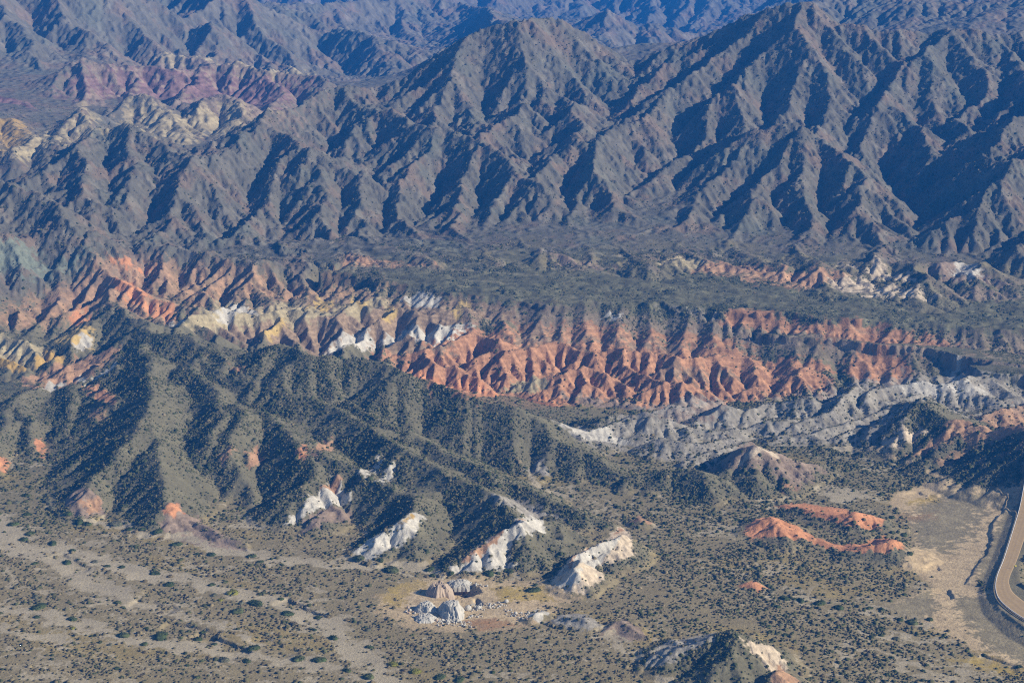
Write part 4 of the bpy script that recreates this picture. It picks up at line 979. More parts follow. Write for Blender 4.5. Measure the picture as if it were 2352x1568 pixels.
def ground_material():
    m, nt, b = new_mat('ground_and_rock')
    L = nt.links.new
    geo = N(nt, 'ShaderNodeAttribute', attribute_name='geology'); veg = N(nt, 'ShaderNodeAttribute', attribute_name='scrub')
    bare = N(nt, 'ShaderNodeAttribute', attribute_name='bare_rock')
    tc = N(nt, 'ShaderNodeTexCoord')
    n1 = N(nt, 'ShaderNodeTexNoise'); n1.inputs['Scale'].default_value = .55; n1.inputs['Detail'].default_value = 5; n1.inputs['Roughness'].default_value = .65
    L(tc.outputs['Object'], n1.inputs['Vector'])
    n2 = N(nt, 'ShaderNodeTexNoise'); n2.inputs['Scale'].default_value = .07; n2.inputs['Detail'].default_value = 4
    L(tc.outputs['Object'], n2.inputs['Vector'])
    f = math_node(nt, 'MULTIPLY_ADD', n1.outputs['Fac'], .62, .69)
    f = math_node(nt, 'MULTIPLY', f, math_node(nt, 'MULTIPLY_ADD', n2.outputs['Fac'], .4, .8))
    mul = N(nt, 'ShaderNodeVectorMath', operation='SCALE'); L(geo.outputs['Color'], mul.inputs[0]); L(f, mul.inputs['Scale'])
    # low scrub too small to model: dark tufts, as many as the ground carries
    col = mul.outputs[0]
    for sc, off, k in ((.22, 0, .42), (.42, 31, .36)):
        v = N(nt, 'ShaderNodeTexVoronoi'); v.inputs['Scale'].default_value = sc; v.inputs['Randomness'].default_value = 1
        mp = N(nt, 'ShaderNodeMapping'); mp.inputs['Location'].default_value = (off, off * .7, 0); mp.inputs['Scale'].default_value = (1, 1, .6)
        L(tc.outputs['Object'], mp.inputs['Vector']); L(mp.outputs[0], v.inputs['Vector'])
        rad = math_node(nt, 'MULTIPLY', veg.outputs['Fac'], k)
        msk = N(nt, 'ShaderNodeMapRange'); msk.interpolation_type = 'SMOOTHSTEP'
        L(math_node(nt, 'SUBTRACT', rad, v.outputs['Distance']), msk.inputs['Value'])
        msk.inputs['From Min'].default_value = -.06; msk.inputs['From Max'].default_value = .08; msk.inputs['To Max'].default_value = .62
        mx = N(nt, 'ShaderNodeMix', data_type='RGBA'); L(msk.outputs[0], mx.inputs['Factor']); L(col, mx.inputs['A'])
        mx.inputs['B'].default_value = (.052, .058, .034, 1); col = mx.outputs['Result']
    L(col, b.inputs['Base Color'])
    bp = N(nt, 'ShaderNodeBump'); bp.inputs['Strength'].default_value = .55; bp.inputs['Distance'].default_value = 1.2
    L(n1.outputs['Fac'], bp.inputs['Height'])
    # broken rock on the mountains: blocks and cracks a few metres across
    cr = N(nt, 'ShaderNodeAttribute', attribute_name='craggy')
    n3 = N(nt, 'ShaderNodeTexNoise'); n3.inputs['Scale'].default_value = .075; n3.inputs['Detail'].default_value = 7; n3.inputs['Roughness'].default_value = .68
    n3.noise_type = 'RIDGED_MULTIFRACTAL' if 'RIDGED_MULTIFRACTAL' in [e.identifier for e in n3.bl_rna.properties['noise_type'].enum_items] else 'FBM'
    mp3 = N(nt, 'ShaderNodeMapping'); mp3.inputs['Scale'].default_value = (1, 1, .45); L(tc.outputs['Object'], mp3.inputs['Vector']); L(mp3.outputs[0], n3.inputs['Vector'])
    b3 = N(nt, 'ShaderNodeBump'); b3.inputs['Strength'].default_value = 1.0; b3.inputs['Distance'].default_value = 5.0
    L(math_node(nt, 'MULTIPLY', n3.outputs['Fac'], cr.outputs['Fac']), b3.inputs['Height']); L(bp.outputs[0], b3.inputs['Normal']); L(b3.outputs[0], b.inputs['Normal'])
    return m

def bush_material():
    m, nt, b = new_mat('shrub_leaves'); L = nt.links.new
    at = N(nt, 'ShaderNodeAttribute', attribute_name='leaf'); tc = N(nt, 'ShaderNodeTexCoord')
    n1 = N(nt, 'ShaderNodeTexNoise'); n1.inputs['Scale'].default_value = 2.2; n1.inputs['Detail'].default_value = 3
    L(tc.outputs['Object'], n1.inputs['Vector'])
    mul = N(nt, 'ShaderNodeVectorMath', operation='SCALE'); L(at.outputs['Color'], mul.inputs[0])
    L(math_node(nt, 'MULTIPLY_ADD', n1.outputs['Fac'], 1.0, .5), mul.inputs['Scale']); L(mul.outputs[0], b.inputs['Base Color'])
    return m

def plain_material(name, col, scale, var, rough=.9, bump=.3):
    m, nt, b = new_mat(name); L = nt.links.new
    tc = N(nt, 'ShaderNodeTexCoord'); n1 = N(nt, 'ShaderNodeTexNoise'); n1.inputs['Scale'].default_value = scale; n1.inputs['Detail'].default_value = 5
    L(tc.outputs['Object'], n1.inputs['Vector'])
    rgb = N(nt, 'ShaderNodeRGB'); rgb.outputs[0].default_value = (*col, 1)
    mul = N(nt, 'ShaderNodeVectorMath', operation='SCALE'); L(rgb.outputs[0], mul.inputs[0])
    L(math_node(nt, 'MULTIPLY_ADD', n1.outputs['Fac'], var * 2, 1 - var), mul.inputs['Scale']); L(mul.outputs[0], b.inputs['Base Color'])
    b.inputs['Roughness'].default_value = rough
    bp = N(nt, 'ShaderNodeBump'); bp.inputs['Strength'].default_value = bump; bp.inputs['Distance'].default_value = .4
    L(n1.outputs['Fac'], bp.inputs['Height']); L(bp.outputs[0], b.inputs['Normal'])
    return m

def mesh_from(name, V, F, mat, nper, smooth_on=True, attrs=None):
    """V (n,3), F flat index array with nper corners per face"""
    me = bpy.data.meshes.new(name)
    nf = len(F) // nper
    me.vertices.add(len(V)); me.vertices.foreach_set('co', np.ascontiguousarray(V, np.float32).ravel())
    me.loops.add(len(F)); me.loops.foreach_set('vertex_index', np.ascontiguousarray(F, np.int32))
    me.polygons.add(nf); me.polygons.foreach_set('loop_start', np.arange(0, nf * nper, nper, dtype=np.int32))
    if smooth_on: me.polygons.foreach_set('use_smooth', np.ones(nf, bool))
    for k, (typ, arr) in (attrs or {}).items():
        a = me.attributes.new(k, typ, 'POINT')
        if typ == 'FLOAT_COLOR':
            a.data.foreach_set('color', np.ascontiguousarray(np.c_[arr, np.ones(len(arr))], np.float32).ravel())
        else: a.data.foreach_set('value', np.ascontiguousarray(arr, np.float32))
    me.update(calc_edges=True)
    me.materials.append(mat)
    return me
def link(name, me, label=None, cat=None, group=None, kind=None, parent=None):
    o = bpy.data.objects.new(name, me); scene.collection.objects.link(o)
    if label: o['label'] = label
    if cat: o['category'] = cat
    if group: o['group'] = group
    if kind: o['kind'] = kind
    if parent: o.parent = parent
    return o

# ================================================================ terrain
import time as _t; _t0 = _t.time()
STEP = .0008
g, H, base, lab, A, keep = make_terrain(STEP, lambda *a: print(a, round(_t.time() - _t0, 1)))
Cc, veg, bare, wash, oid, onames, slope, hill = colour(g, H, base, lab, keep, A)
print('colour', _t.time() - _t0)
GROUND = ground_material(); LEAF = bush_material()
sc = g.cell / g.step
# every cell of the ground goes to one object
ID = {'gravel_plain': 0, 'foothills': 1, 'badlands': 2, 'alluvial_fan': 3, 'mountain_range': 4, 'banded_hills': 5, 'far_mountains': 6, 'dry_riverbed': 7}
sid = np.zeros(H.shape, np.int16)
sid[hill > .5] = 1
inbad = poly_dist(g.X, g.Y, locate(g, H, [(240,590),(380,600),(640,640),(1100,690),(1700,742),(2352,780),(2500,800),(2400,930),(2050,960),(1700,1010),(1420,1030),(1240,950),(1090,915),(900,835),(750,805),(620,790),(560,800),(480,765),(400,748),(300,735),(180,780),(60,800),(-100,760),(-100,700),(60,680)])) < 0
sid[inbad] = 2
sid[((lab == 1) | (lab == 2)) & (keep < .5)] = 3
far0 = (sc > 1690) & (base < 500)
sid[(sc > 1480) & (sc < 1770) & (H - base < 5) & ~inbad] = 3
sid[(sc >= 1680) & ((H - base >= 5) | (sc >= 1770))] = 4
pl = np.zeros(H.shape, bool)
for P in ([(-150,190),(100,200),(160,150),(560,140),(740,185),(620,270),(480,310),(340,320),(180,330),(60,375),(-150,400)],):
    pl |= poly_dist(g.X, g.Y, locate(g, H, P)) < 0
sid[pl & (sc > 1900)] = 5
sid[(sc > 2700) & ~pl] = 6
objid = np.where(oid > 0, 100 + oid, sid)
rv = onames.index('river') + 101
objid = np.where(objid == rv, 7, objid)
objid = np.where((lab == 4) | (lab == 3), 0, objid)
SLAB = {0: ('gravel_plain', 'wide stony desert plain dotted with shrubs in the foreground', 'plain'),
 1: ('foothills', 'dark olive scrub covered foothills behind the foreground plain', 'hills'),
 2: ('badlands', 'gullied red, yellow and white clay badlands across the middle', 'badlands'),
 3: ('alluvial_fan', 'flat dark scrub terrace between the badlands and the mountain foot', 'terrace'),
 4: ('mountain_range', 'steep bare brown mountains with deep blue shaded gullies', 'mountains'),
 5: ('banded_hills', 'purple and straw coloured banded hills at upper left', 'hills'),
 6: ('far_mountains', 'hazy blue mountains closing the view at the top', 'mountains'),
 7: ('dry_riverbed', 'pale sandy dry riverbed beside the road at right', 'riverbed')}
OLAB = {'red clay bluff': ('clay_bluff', 'low reddish mauve clay bluff at the foot of the leftmost dark spur', 'bluff'),
 'mauve scarp': ('clay_scarp', 'long ribbed mauve scarp with an orange top running along the plain', 'scarp'),
 'white spur': ('white_outcrop', 'white ribbed rock spur with pink top above a grey mound', 'rock outcrop'),
 'grey mound': ('clay_mound', 'smooth grey clay mound just below the white ribbed spur', 'mound'),
 'white spur2': ('white_outcrop', 'bright white triangular outcrop with ochre crest reaching the plain', 'rock outcrop'),
 'comb': ('rock_ridge', 'long white rock ridge with a pink comb along its crest', 'rock ridge'),
 'pink slab': ('rock_ridge', 'isolated tilted pink rock slab with white band standing on the plain', 'rock ridge'),
 'small slab': ('rock_ridge', 'small pink tilted slab behind the big pink slab', 'rock ridge'),
 'orange mound': ('clay_mound', 'bright orange peaked clay mound at right on the scrub plain', 'mound'),
 'orange ridge': ('clay_ridge', 'low knobbly orange clay ridge behind the peaked orange mound', 'ridge'),
 'orange hump': ('clay_ridge', 'low orange clay hump closest to the riverbed, in front of the knobbly ridge', 'ridge'),
 'orange patch': ('clay_mound', 'tiny orange clay patch alone among shrubs', 'mound'),
 'white hump': ('white_hump', 'small pointed white hump with rusty side right of the quarry', 'hump'),
 'grey hump': ('clay_hump', 'grey white fluted hump just right of the small pointed one', 'hump'),
 'low grey ridge': ('clay_ridge', 'low dull grey pink ridge covered in shrubs near the bottom hill', 'ridge'),
 'pale flank': ('white_outcrop', 'pale grey folded rock flank left of the dark bottom hill', 'rock outcrop'),
 'white flank': ('white_outcrop', 'cream white rock flank right of the dark bottom hill', 'rock outcrop')}
face = objid[:-1, :-1]
idx = np.arange(H.size, dtype=np.int32).reshape(H.shape)
VV = np.stack([g.X, g.Y, H], -1).reshape(-1, 3)
CF = Cc.reshape(-1, 3)
vegs = veg.copy()
vegs = np.where(sc < 1500, vegs * .55, np.where(sc < 2450, vegs * .8, vegs)).ravel(); barr = bare.ravel()
terr = {}
for k in np.unique(face):
    ii, jj = np.nonzero(face == k)
    q = np.stack([idx[ii, jj], idx[ii, jj + 1], idx[ii + 1, jj + 1], idx[ii + 1, jj]], 1).ravel()
    u, inv = np.unique(q, return_inverse=True)
    if k < 100: nm, lb, ct = SLAB[int(k)]
    else: nm, lb, ct = OLAB[onames[int(k) - 101]]
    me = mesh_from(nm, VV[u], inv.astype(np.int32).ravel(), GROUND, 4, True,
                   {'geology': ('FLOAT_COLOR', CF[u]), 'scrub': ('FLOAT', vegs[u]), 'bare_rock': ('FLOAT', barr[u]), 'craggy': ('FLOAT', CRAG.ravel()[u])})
    terr[k] = link(nm, me, lb, ct, None, 'structure' if k < 100 else None)
print('terrain meshes', _t.time() - _t0)

def ground_z(X, Y): return g.sample(H, X, Y)
def on_ground(pts):
    Q = locate(g, H, pts); return np.c_[Q, ground_z(Q[:, 0], Q[:, 1])]
# ================================================================ shrubs
rs = np.random.RandomState(11)
GREENS = np.array([(.050, .060, .022), (.064, .070, .028), (.082, .082, .036), (.108, .098, .048), (.046, .056, .022)])
DRY = np.array([(.150, .124, .068), (.122, .106, .058), (.170, .140, .080), (.105, .096, .050)])
def dome(ns, rings, rag, rs, leafy=0, low=-.12):
    """ragged unit bush: an uneven crown of triangles, wider than tall, plus loose leaf clumps"""
    V = []; F = []
    ph = rs.rand() * 6.28
    for k in range(rings):
        e = k / rings * 1.45
        for a in range(ns):
            th = ph + a * 2 * np.pi / ns + .5 * k
            rr = (math.cos(e) if k else .92) * (1 + rag * (rs.rand() - .5) * 2)
            V.append((rr * math.cos(th), rr * math.sin(th), low if k == 0 else .78 * math.sin(e) * (1 + rag * (rs.rand() - .5) * 1.4) + .05))
    V.append((rag * (rs.rand() - .5), rag * (rs.rand() - .5), .82))
    for k in range(rings - 1):
        for a in range(ns):
            p, q = k * ns + a, k * ns + (a + 1) % ns
            F += [(p, q, q + ns), (p, q + ns, p + ns)]
    for a in range(ns): F.append(((rings - 1) * ns + a, (rings - 1) * ns + (a + 1) % ns, rings * ns))
    for _ in range(leafy):
        th = rs.rand() * 6.28; e = rs.rand() ** .8 * 1.45; rr = .82 + .34 * rs.rand()
        c = np.array([rr * math.cos(e) * math.cos(th), rr * math.cos(e) * math.sin(th), .06 + .80 * rr * math.sin(e)])
        b = len(V); s = .10 + .16 * rs.rand()
        for _k in range(3): V.append(tuple(c + (rs.rand(3) - .5) * 2 * s))
        F.append((b, b + 1, b + 2))
    return np.array(V, np.float32), np.array(F, np.int32)

# places: as many as the ground carries
def scatter():
    dens = np.where(sc < 1480, .27, np.where(sc < 1760, .11, .06)) * veg
    dens = np.where((hill > .4) & (sc < 1500), .40 * veg, dens)
    dens = np.where((hill < .3) & (sc < 1450) & (g.X > 100) & (bare < .3), dens * 1.9, dens)
    clump = fbm(g.X / 45, g.Y / 45, 4, .6)
    dens = dens * np.clip(1 + 1.0 * clump, .2, 2.3)
    dens = np.where((lab == 4) | (np.abs(g.a)[None] > R(22)) | (sc > 2500), 0, dens)
    n = rs.poisson(np.clip(dens * g.cell ** 2, 0, 3))
    i, j = np.nonzero(n)
    i = np.repeat(i, n[i, j]); j = np.repeat(j, n[np.nonzero(n)])
    i = np.clip(i + rs.rand(len(i)) - .5, 0, g.nr - 2); j = np.clip(j + rs.rand(len(j)) - .5, 0, g.nc - 2)
    r = R0 * np.exp(i * g.step); a = A0 + j * g.step
    return r * np.sin(a), r * np.cos(a)
bx, by = scatter(); bz = ground_z(bx, by)
br_ = np.hypot(bx, by)
size = np.where(br_ < 1480, .42 + rs.gamma(1.8, .26, len(bx)), .5 + rs.gamma(2, .2, len(bx)))
size = np.where((br_ > 1480) & (br_ < 1760), size * 1.1, size)
size = np.where(br_ > 1760, .6 + rs.gamma(2, .25, len(bx)), size)
size = np.where((bx > 90) & (br_ < 1330) & (g.sample(hill, bx, by) < .3), size * .95, size)
size = np.where((br_ < 1480) & (g.sample(hill, bx, by) > .3), size * .78, size)
size = np.clip(size, .4, 2.6)
dryf = (rs.rand(len(bx)) < np.where((br_ < 1120) & (g.sample(hill, bx, by) < .4), np.where(bx < 80, .72, .40), .12))
colr = np.where(dryf[:, None], DRY[rs.randint(0, 4, len(bx))], GREENS[rs.randint(0, 5, len(bx))]) * (.8 + .45 * rs.rand(len(bx), 1))

# the large shrubs one can pick out in the photo: (px, py, width in photo pixels, colour)
BIG = [(28,1206,30,0),(69,1226,27,0),(56,1240,25,0),(121,1250,29,0),(165,1267,22,0),(154,1294,27,0),(218,1290,22,1),(279,1304,20,0),(245,1301,17,0),(358,1318,28,0),(390,1345,32,0),(487,1274,24,0),(487,1344,20,0),
 (534,1362,34,5),(583,1384,32,0),(548,1405,37,2),(80,1373,20,1),(89,1396,40,0),(84,1418,18,0),(163,1422,27,0),(368,1463,47,0),(456,1470,27,0),(493,1481,18,0),(582,1490,34,0),(565,1519,25,0),(330,1481,20,0),(515,1519,30,1),(80,1294,20,0),
 (35,1156,23,1),(59,1138,25,0),(111,1150,22,1),(118,1168,25,1),(62,1181,22,0),(153,1180,25,0),(182,1200,30,0),(199,1205,27,0),(269,1204,37,1),(298,1217,22,0),(328,1217,20,0),(362,1221,30,0),(404,1251,30,0),(577,1278,24,0),(597,1291,20,0),
 (490,1369,20,1),(505,1379,17,5),(269,1386,23,2),(281,1460,33,2),(166,1444,17,5),
 (592,1389,37,0),(658,1410,37,0),(728,1420,24,0),(766,1467,27,0),(686,1515,40,2),(730,1518,40,0),(797,1541,27,0),(846,1487,24,0),(846,1556,37,2),(1011,1556,34,0),(1056,1563,34,0),(643,1377,17,0),(587,1490,24,0),(955,1545,37,5),(902,1527,34,5),(720,1448,17,0),
 (994,1322,20,0),(989,1309,30,0),(898,1312,50,2),(1036,1319,24,0),(874,1288,23,0),(824,1285,40,2),(1120,1318,30,0),(1170,1312,30,0),(1225,1357,40,0),
 (2092,1272,20,0),(2076,1230,27,0),(1884,1387,34,0),(1924,1397,30,0),(2025,1401,20,0),(2096,1430,37,2),(2070,1426,20,0),(2138,1424,20,0),(1998,1398,20,0),(2050,1190,20,0),(2344,1532,18,0),(1800,1375,30,0),(1840,1380,26,0)]
BIGP = on_ground([(p[0], p[1]) for p in BIG])
# no random shrub inside a large one
ok = np.ones(len(bx), bool)
for (X, Y, Z), p in zip(BIGP, BIG):
    w = p[2] * math.sqrt(X * X + Y * Y + 400 ** 2) / FPX * .5
    ok &= np.hypot(bx - X, by - Y) > w * .9
bx, by, bz, size, colr, br_, dryf = [q[ok] for q in (bx, by, bz, size, colr, br_, dryf)]
pxs, pys = project(bx, by, bz)
inview = (pxs > 5) & (pxs < PW - 5) & (pys < PH - 5) & (br_ < 1120)
score = np.where(inview, size / br_, 0)
n_single = 299 - len(BIG)
single = np.argsort(-score)[:n_single]
mass = np.ones(len(bx), bool); mass[single] = False

def mass_mesh(sel, tmpl):
    Vs = []; Fs = []; Cs = []; off = 0
    which = rs.randint(0, len(tmpl), len(sel))
    for t, (TV, TF) in enumerate(tmpl):
        k = sel[which == t]
        if not len(k): continue
        th = rs.rand(len(k)) * 6.28; c, s = np.cos(th)[:, None], np.sin(th)[:, None]
        sx = size[k][:, None] * (.8 + .5 * rs.rand(len(k), 1)); sz = size[k][:, None] * (.75 + .5 * rs.rand(len(k), 1))
        x = (TV[:, 0] * c - TV[:, 1] * s) * sx + bx[k][:, None]; y = (TV[:, 0] * s + TV[:, 1] * c) * sx + by[k][:, None]
        zz = TV[:, 2][None] * sz + bz[k][:, None] - .05
        Vs.append(np.stack([x, y, zz], -1).reshape(-1, 3))
        Fs.append((TF[None] + (np.arange(len(k)) * len(TV))[:, None, None]).reshape(-1) + off)
        Cs.append(np.repeat(colr[k], len(TV), 0) * (.75 + .5 * rs.rand(len(k) * len(TV), 1)))
        off += len(k) * len(TV)
    return np.concatenate(Vs), np.concatenate(Fs), np.concatenate(Cs)
near = np.nonzero(mass & (br_ < 1480))[0]; far_ = np.nonzero(mass & (br_ >= 1480))[0]
print('shrubs', len(bx), len(near), len(far_))
for sel, tm, nm, lb in ((near, [dome(5, 2, .32, rs, 3) for _ in range(6)], 'scrub', 'dense low olive scrub over the plain and the foothills'),
                        (far_, [dome(5, 1, .30, rs) for _ in range(5)], 'distant_scrub', 'fine dark scrub on the terrace and mountain slopes far behind')):
    V, F, C_ = mass_mesh(sel, tm)
    link(nm, mesh_from(nm, V, F, LEAF, 3, False, {'leaf': ('FLOAT_COLOR', C_)}), lb, 'scrub', None, 'stuff')

# single shrubs: a handful of meshes, each with its own crown; every shrub an object
def shrub_mesh(kind, k):
    r_ = np.random.RandomState(100 + 10 * kind + k)
    base_c = [(.052, .070, .024), (.105, .108, .070), (.075, .090, .034), (.16, .13, .07), (.13, .108, .062), (.17, .17, .030)][kind]
    Vs = []; Fs = []; off = 0
    for q in range(4 if kind != 3 else 3):
        V, F = dome(9, 3, .22, r_, 70)
        s = .62 + .3 * r_.rand() if q else .85
        o = np.array([(r_.rand() - .5) * 1.0, (r_.rand() - .5) * .9, 0]) if q else np.zeros(3)
        Vs.append(V * np.array([s, s, s]) + o); Fs.append(F + off); off += len(V)
    V = np.concatenate(Vs); F = np.concatenate(Fs)
    C_ = np.array(base_c)[None] * (.7 + .6 * r_.rand(len(V), 1)) * (1 + .12 * (r_.rand(len(V), 3) - .5))
    return mesh_from('shrub', V / 1.25, F.ravel(), LEAF, 3, False, {'leaf': ('FLOAT_COLOR', C_)})
SM = {k: [shrub_mesh(k, q) for q in range(3)] for k in range(6)}
SPECIAL = {(766,1467): 'round dark green shrub standing alone in the bare gravel wash near the bottom',
 (534,1362): 'bright yellow green shrub at the edge of the wash, left of centre',
 (368,1463): 'broad dark green shrub clump alone in the lower wash at left',
 (456,1470): 'round dark green shrub on bare gravel, left neighbour of a smaller round one',
 (493,1481): 'small round green shrub beside the larger round one in the wash',
 (730,1518): 'wide dark green shrub joined to a greyer one near the bottom edge',
 (686,1515): 'grey green shrub joined to the wide dark one near the bottom edge',
 (658,1410): 'flat wide deep green shrub on the upper bank of the wash',
 (728,1420): 'small round dark shrub casting a shadow right of the flat wide one',
 (548,1405): 'grey domed shrub below the yellow green one',
 (89,1396): 'long low dark green shrub at left between two washes',
 (28,1206): 'large dark green shrub nearest the upper left edge of the plain',
 (1225,1357): 'dark green shrub on the pale quarry ground in front of the tilted pink slab',
 (955,1545): 'long yellow green shrub row end on the bottom edge',
 (902,1527): 'yellow green shrub row start above the bottom edge',
 (1011,1556): 'big dark green shrub cut by the bottom edge, left one of two',
 (1056,1563): 'big dark green shrub cut by the bottom edge, right one of two',
 (898,1312): 'wide grey green thicket below the white triangular outcrop',
 (824,1285): 'grey green thicket at the left tip of the white triangular outcrop',
 (2138,1424): 'dark green shrub on the sand beside the riverbed channel',
 (2096,1430): 'wide green thicket at the edge of the olive flat by the riverbed',
 (2076,1230): 'dark shrub at the riverbed bank between the orange ridges',
 (2344,1532): 'dark round shrub at the right edge below the riverbed'}
KN = ['dark green shrub', 'grey green shrub', 'olive green shrub', 'dry tan shrub', 'brown leafless shrub', 'yellow green shrub']
def add_shrub(X, Y, Z, w, kind, label, group):
    o = link('shrub', SM[kind][rs.randint(3)], label, 'shrub', group)
    o.location = (X, Y, Z - .03 * w); o.rotation_euler = (0, 0, rs.rand() * 6.28)
    s = w * .5; o.scale = (s, s * (.85 + .2 * rs.rand()), s * (.62 + .2 * rs.rand()) * (1.1 if w < 6 else 1))
for (X, Y, Z), p in zip(BIGP, BIG):
    w = p[2] * math.sqrt(X * X + Y * Y + 400 ** 2) / FPX
    kind = p[3]
    lb = SPECIAL.get((p[0], p[1]))
    if not lb:
        where = 'on the gravel plain below the left spurs' if p[0] < 700 and p[1] < 1300 else 'beside the gravel washes of the foreground' if p[0] < 1100 else 'at the riverbed side of the scrub plain'
        lb = f'large {KN[kind]} {where}'
    add_shrub(X, Y, Z, w, kind, lb, 'large shrubs of the plain')
for k in single:
    kind = (3 if rs.rand() < .6 else 4) if dryf[k] else (1 if rs.rand() < .35 else 2 if rs.rand() < .5 else 0)
    place = 'on the gravel plain at bottom left' if pxs[k] < 1100 else 'on the scrub plain at bottom right'
    add_shrub(bx[k], by[k], bz[k], size[k] * 2.1, kind, f'small {KN[kind]} among many alike {place}', 'small shrubs of the foreground plain')
print('shrubs done', _t.time() - _t0)

# ================================================================ haze
hz = bpy.data.materials.new('haze'); hz.use_nodes = True; nt = hz.node_tree
nt.nodes.remove(nt.nodes['Principled BSDF'])
pv = nt.nodes.new('ShaderNodeVolumePrincipled'); pv.inputs['Color'].default_value = (.02, .28, 1.0, 1); pv.inputs['Density'].default_value = 1.25e-4
pv.inputs['Anisotropy'].default_value = 0.0
nt.links.new(pv.outputs[0], nt.nodes['Material Output'].inputs['Volume'])
zlo = float(H.min()) - 1.0; zhi = max(float(H.max()), 400) + 12
c = [(x, y, z_) for z_ in (zlo, zhi) for y in (-60, 9100) for x in (-3950, 3950)]
hm = bpy.data.meshes.new('haze'); hm.from_pydata(c, [], [(0, 2, 3, 1), (4, 5, 7, 6), (0, 1, 5, 4), (2, 6, 7, 3), (0, 4, 6, 2), (1, 3, 7, 5)]); hm.update()
hm.materials.append(hz)
link('haze', hm, 'thin blue air over the whole valley', 'haze', None, 'stuff')
# ================================================================ road with guard rail
ROAD_M = plain_material('packed_earth', (.40, .285, .145), .35, .2, .85, .25)
def add_tracks(m):
    nt = m.node_tree; b = nt.nodes['Principled BSDF']; src = b.inputs['Base Color'].links[0].from_socket
    at = N(nt, 'ShaderNodeAttribute', attribute_name='wear'); mx = N(nt, 'ShaderNodeMix', data_type='RGBA')
    nt.links.new(at.outputs['Fac'], mx.inputs['Factor']); nt.links.new(src, mx.inputs['A']); mx.inputs['B'].default_value = (.20, .145, .095, 1)
    nt.links.new(mx.outputs['Result'], b.inputs['Base Color'])
add_tracks(ROAD_M)
RAIL_M = plain_material('galvanised_steel', (.62, .60, .57), 3, .08, .5, .05); RAIL_M.node_tree.nodes['Principled BSDF'].inputs['Metallic'].default_value = .15
POST_M = plain_material('dark_post', (.10, .095, .09), 3, .1)
ROCK_M = plain_material('quarried_stone', (.43, .41, .36), .9, .28, .9, .8)
PINKROCK_M = plain_material('pinkish_stone', (.38, .30, .225), .9, .3, .9, .8)
def spline(P, n):
    P = np.asarray(P, float); out = []
    Q = np.concatenate([[2 * P[0] - P[1]], P, [2 * P[-1] - P[-2]]])
    for k in range(len(P) - 1):
        p0, p1, p2, p3 = Q[k:k + 4]
        for t in np.linspace(0, 1, n, endpoint=False):
            out.append(p1 + .5 * t * (p2 - p0 + t * (2 * p0 - 5 * p1 + 4 * p2 - p3 + t * (3 * (p1 - p2) + p3 - p0))))
    out.append(P[-1]); return np.array(out)
LE = spline([at_z(*p) for p in [(2368,1095,1.5),(2352,1140,1.4),(2331,1207,1.2),(2307,1283,1.0),(2290,1327,.8),(2288,1362,.5),(2305,1391,.3),(2360,1430,.1),(2480,1485,.1)]], 10)
RE = spline([at_z(*p) for p in [(2402,1095,1.5),(2386,1140,1.4),(2364,1207,1.2),(2338,1283,1.0),(2321,1323,.8),(2320,1345,.5),(2335,1368,.3),(2395,1408,.1),(2520,1458,.1)]], 10)
for E in (LE, RE): E[:, 2] = ground_z(E[:, 0], E[:, 1])
n = len(LE); W_ = 17
rows = []
for k in range(n):
    for q in range(W_):
        f = q / (W_ - 1); p = LE[k] * (1 - f) + RE[k] * f
        z0 = max(LE[k][2], RE[k][2]) + .12
        rows.append((p[0], p[1], z0))
top = np.array(rows); zt = top[:, 2].reshape(n, W_).mean(1)
for _ in range(6): zt[1:-1] = (zt[:-2] + zt[1:-1] * 2 + zt[2:]) / 4
top[:, 2] = np.repeat(zt, W_) + np.tile(.06 * (1 - (np.linspace(-1, 1, W_)) ** 2), n)
bot = top.copy(); bot[:, 2] -= 1.2
F = []
for k in range(n - 1):
    for q in range(W_ - 1):
        a = k * W_ + q; F += [a, a + 1, a + 1 + W_, a + W_]
    a = k * W_; F += [a, a + W_, a + W_ + n * W_, a + n * W_]
    a = k * W_ + W_ - 1; F += [a + W_, a, a + n * W_, a + W_ + n * W_]
link('road', mesh_from('road', np.concatenate([top, bot]), np.array(F), ROAD_M, 4, False, {'wear': ('FLOAT', np.tile(np.tile([.3,.2,.1,.2,.28,.2,.12,.25,.34,.22,.12,.2,.3,.26,.2,.2,.4], n), 2))}), 'ochre earth road bending along the right edge of the view', 'road', None, 'structure')
# guard rail on the outer edge
def tube_box(path, w, h, z0):
    V = []; F = []
    for k, p in enumerate(path):
        d = path[min(k + 1, len(path) - 1)] - path[max(k - 1, 0)]; d = d[:2] / np.linalg.norm(d[:2]); s = np.array([-d[1], d[0]]) * w / 2
        for sx, zz in ((-1, z0), (1, z0), (1, z0 + h), (-1, z0 + h)): V.append((p[0] + sx * s[0], p[1] + sx * s[1], p[2] + zz))
    for k in range(len(path) - 1):
        for q in range(4):
            a = k * 4 + q; b = k * 4 + (q + 1) % 4; F += [a, b, b + 4, a + 4]
    F += [0, 3, 2, 1]; e = (len(path) - 1) * 4; F += [e, e + 1, e + 2, e + 3]
    return np.array(V), np.array(F)
inn = LE + (RE - LE) * .02; inn[:, 2] = zt + .05
gr = bpy.data.objects.new('guard_rail', None); scene.collection.objects.link(gr); gr.location = tuple(inn[n // 2])
gr['label'] = 'long pale guard rail along the outer edge of the earth road'; gr['category'] = 'guard rail'
V, F = tube_box(inn - inn[n // 2], .42, .55, .55); link('rail', mesh_from('rail', V, F, RAIL_M, 4, False), parent=gr)
V, F = tube_box(np.array([(0, 0, 0), (.2, 0, 0)]), .2, 1.0, 0); pm = mesh_from('post', V, F, POST_M, 4, False)
L_ = np.r_[0, np.cumsum(np.linalg.norm(np.diff(inn[:, :2], axis=0), axis=1))]
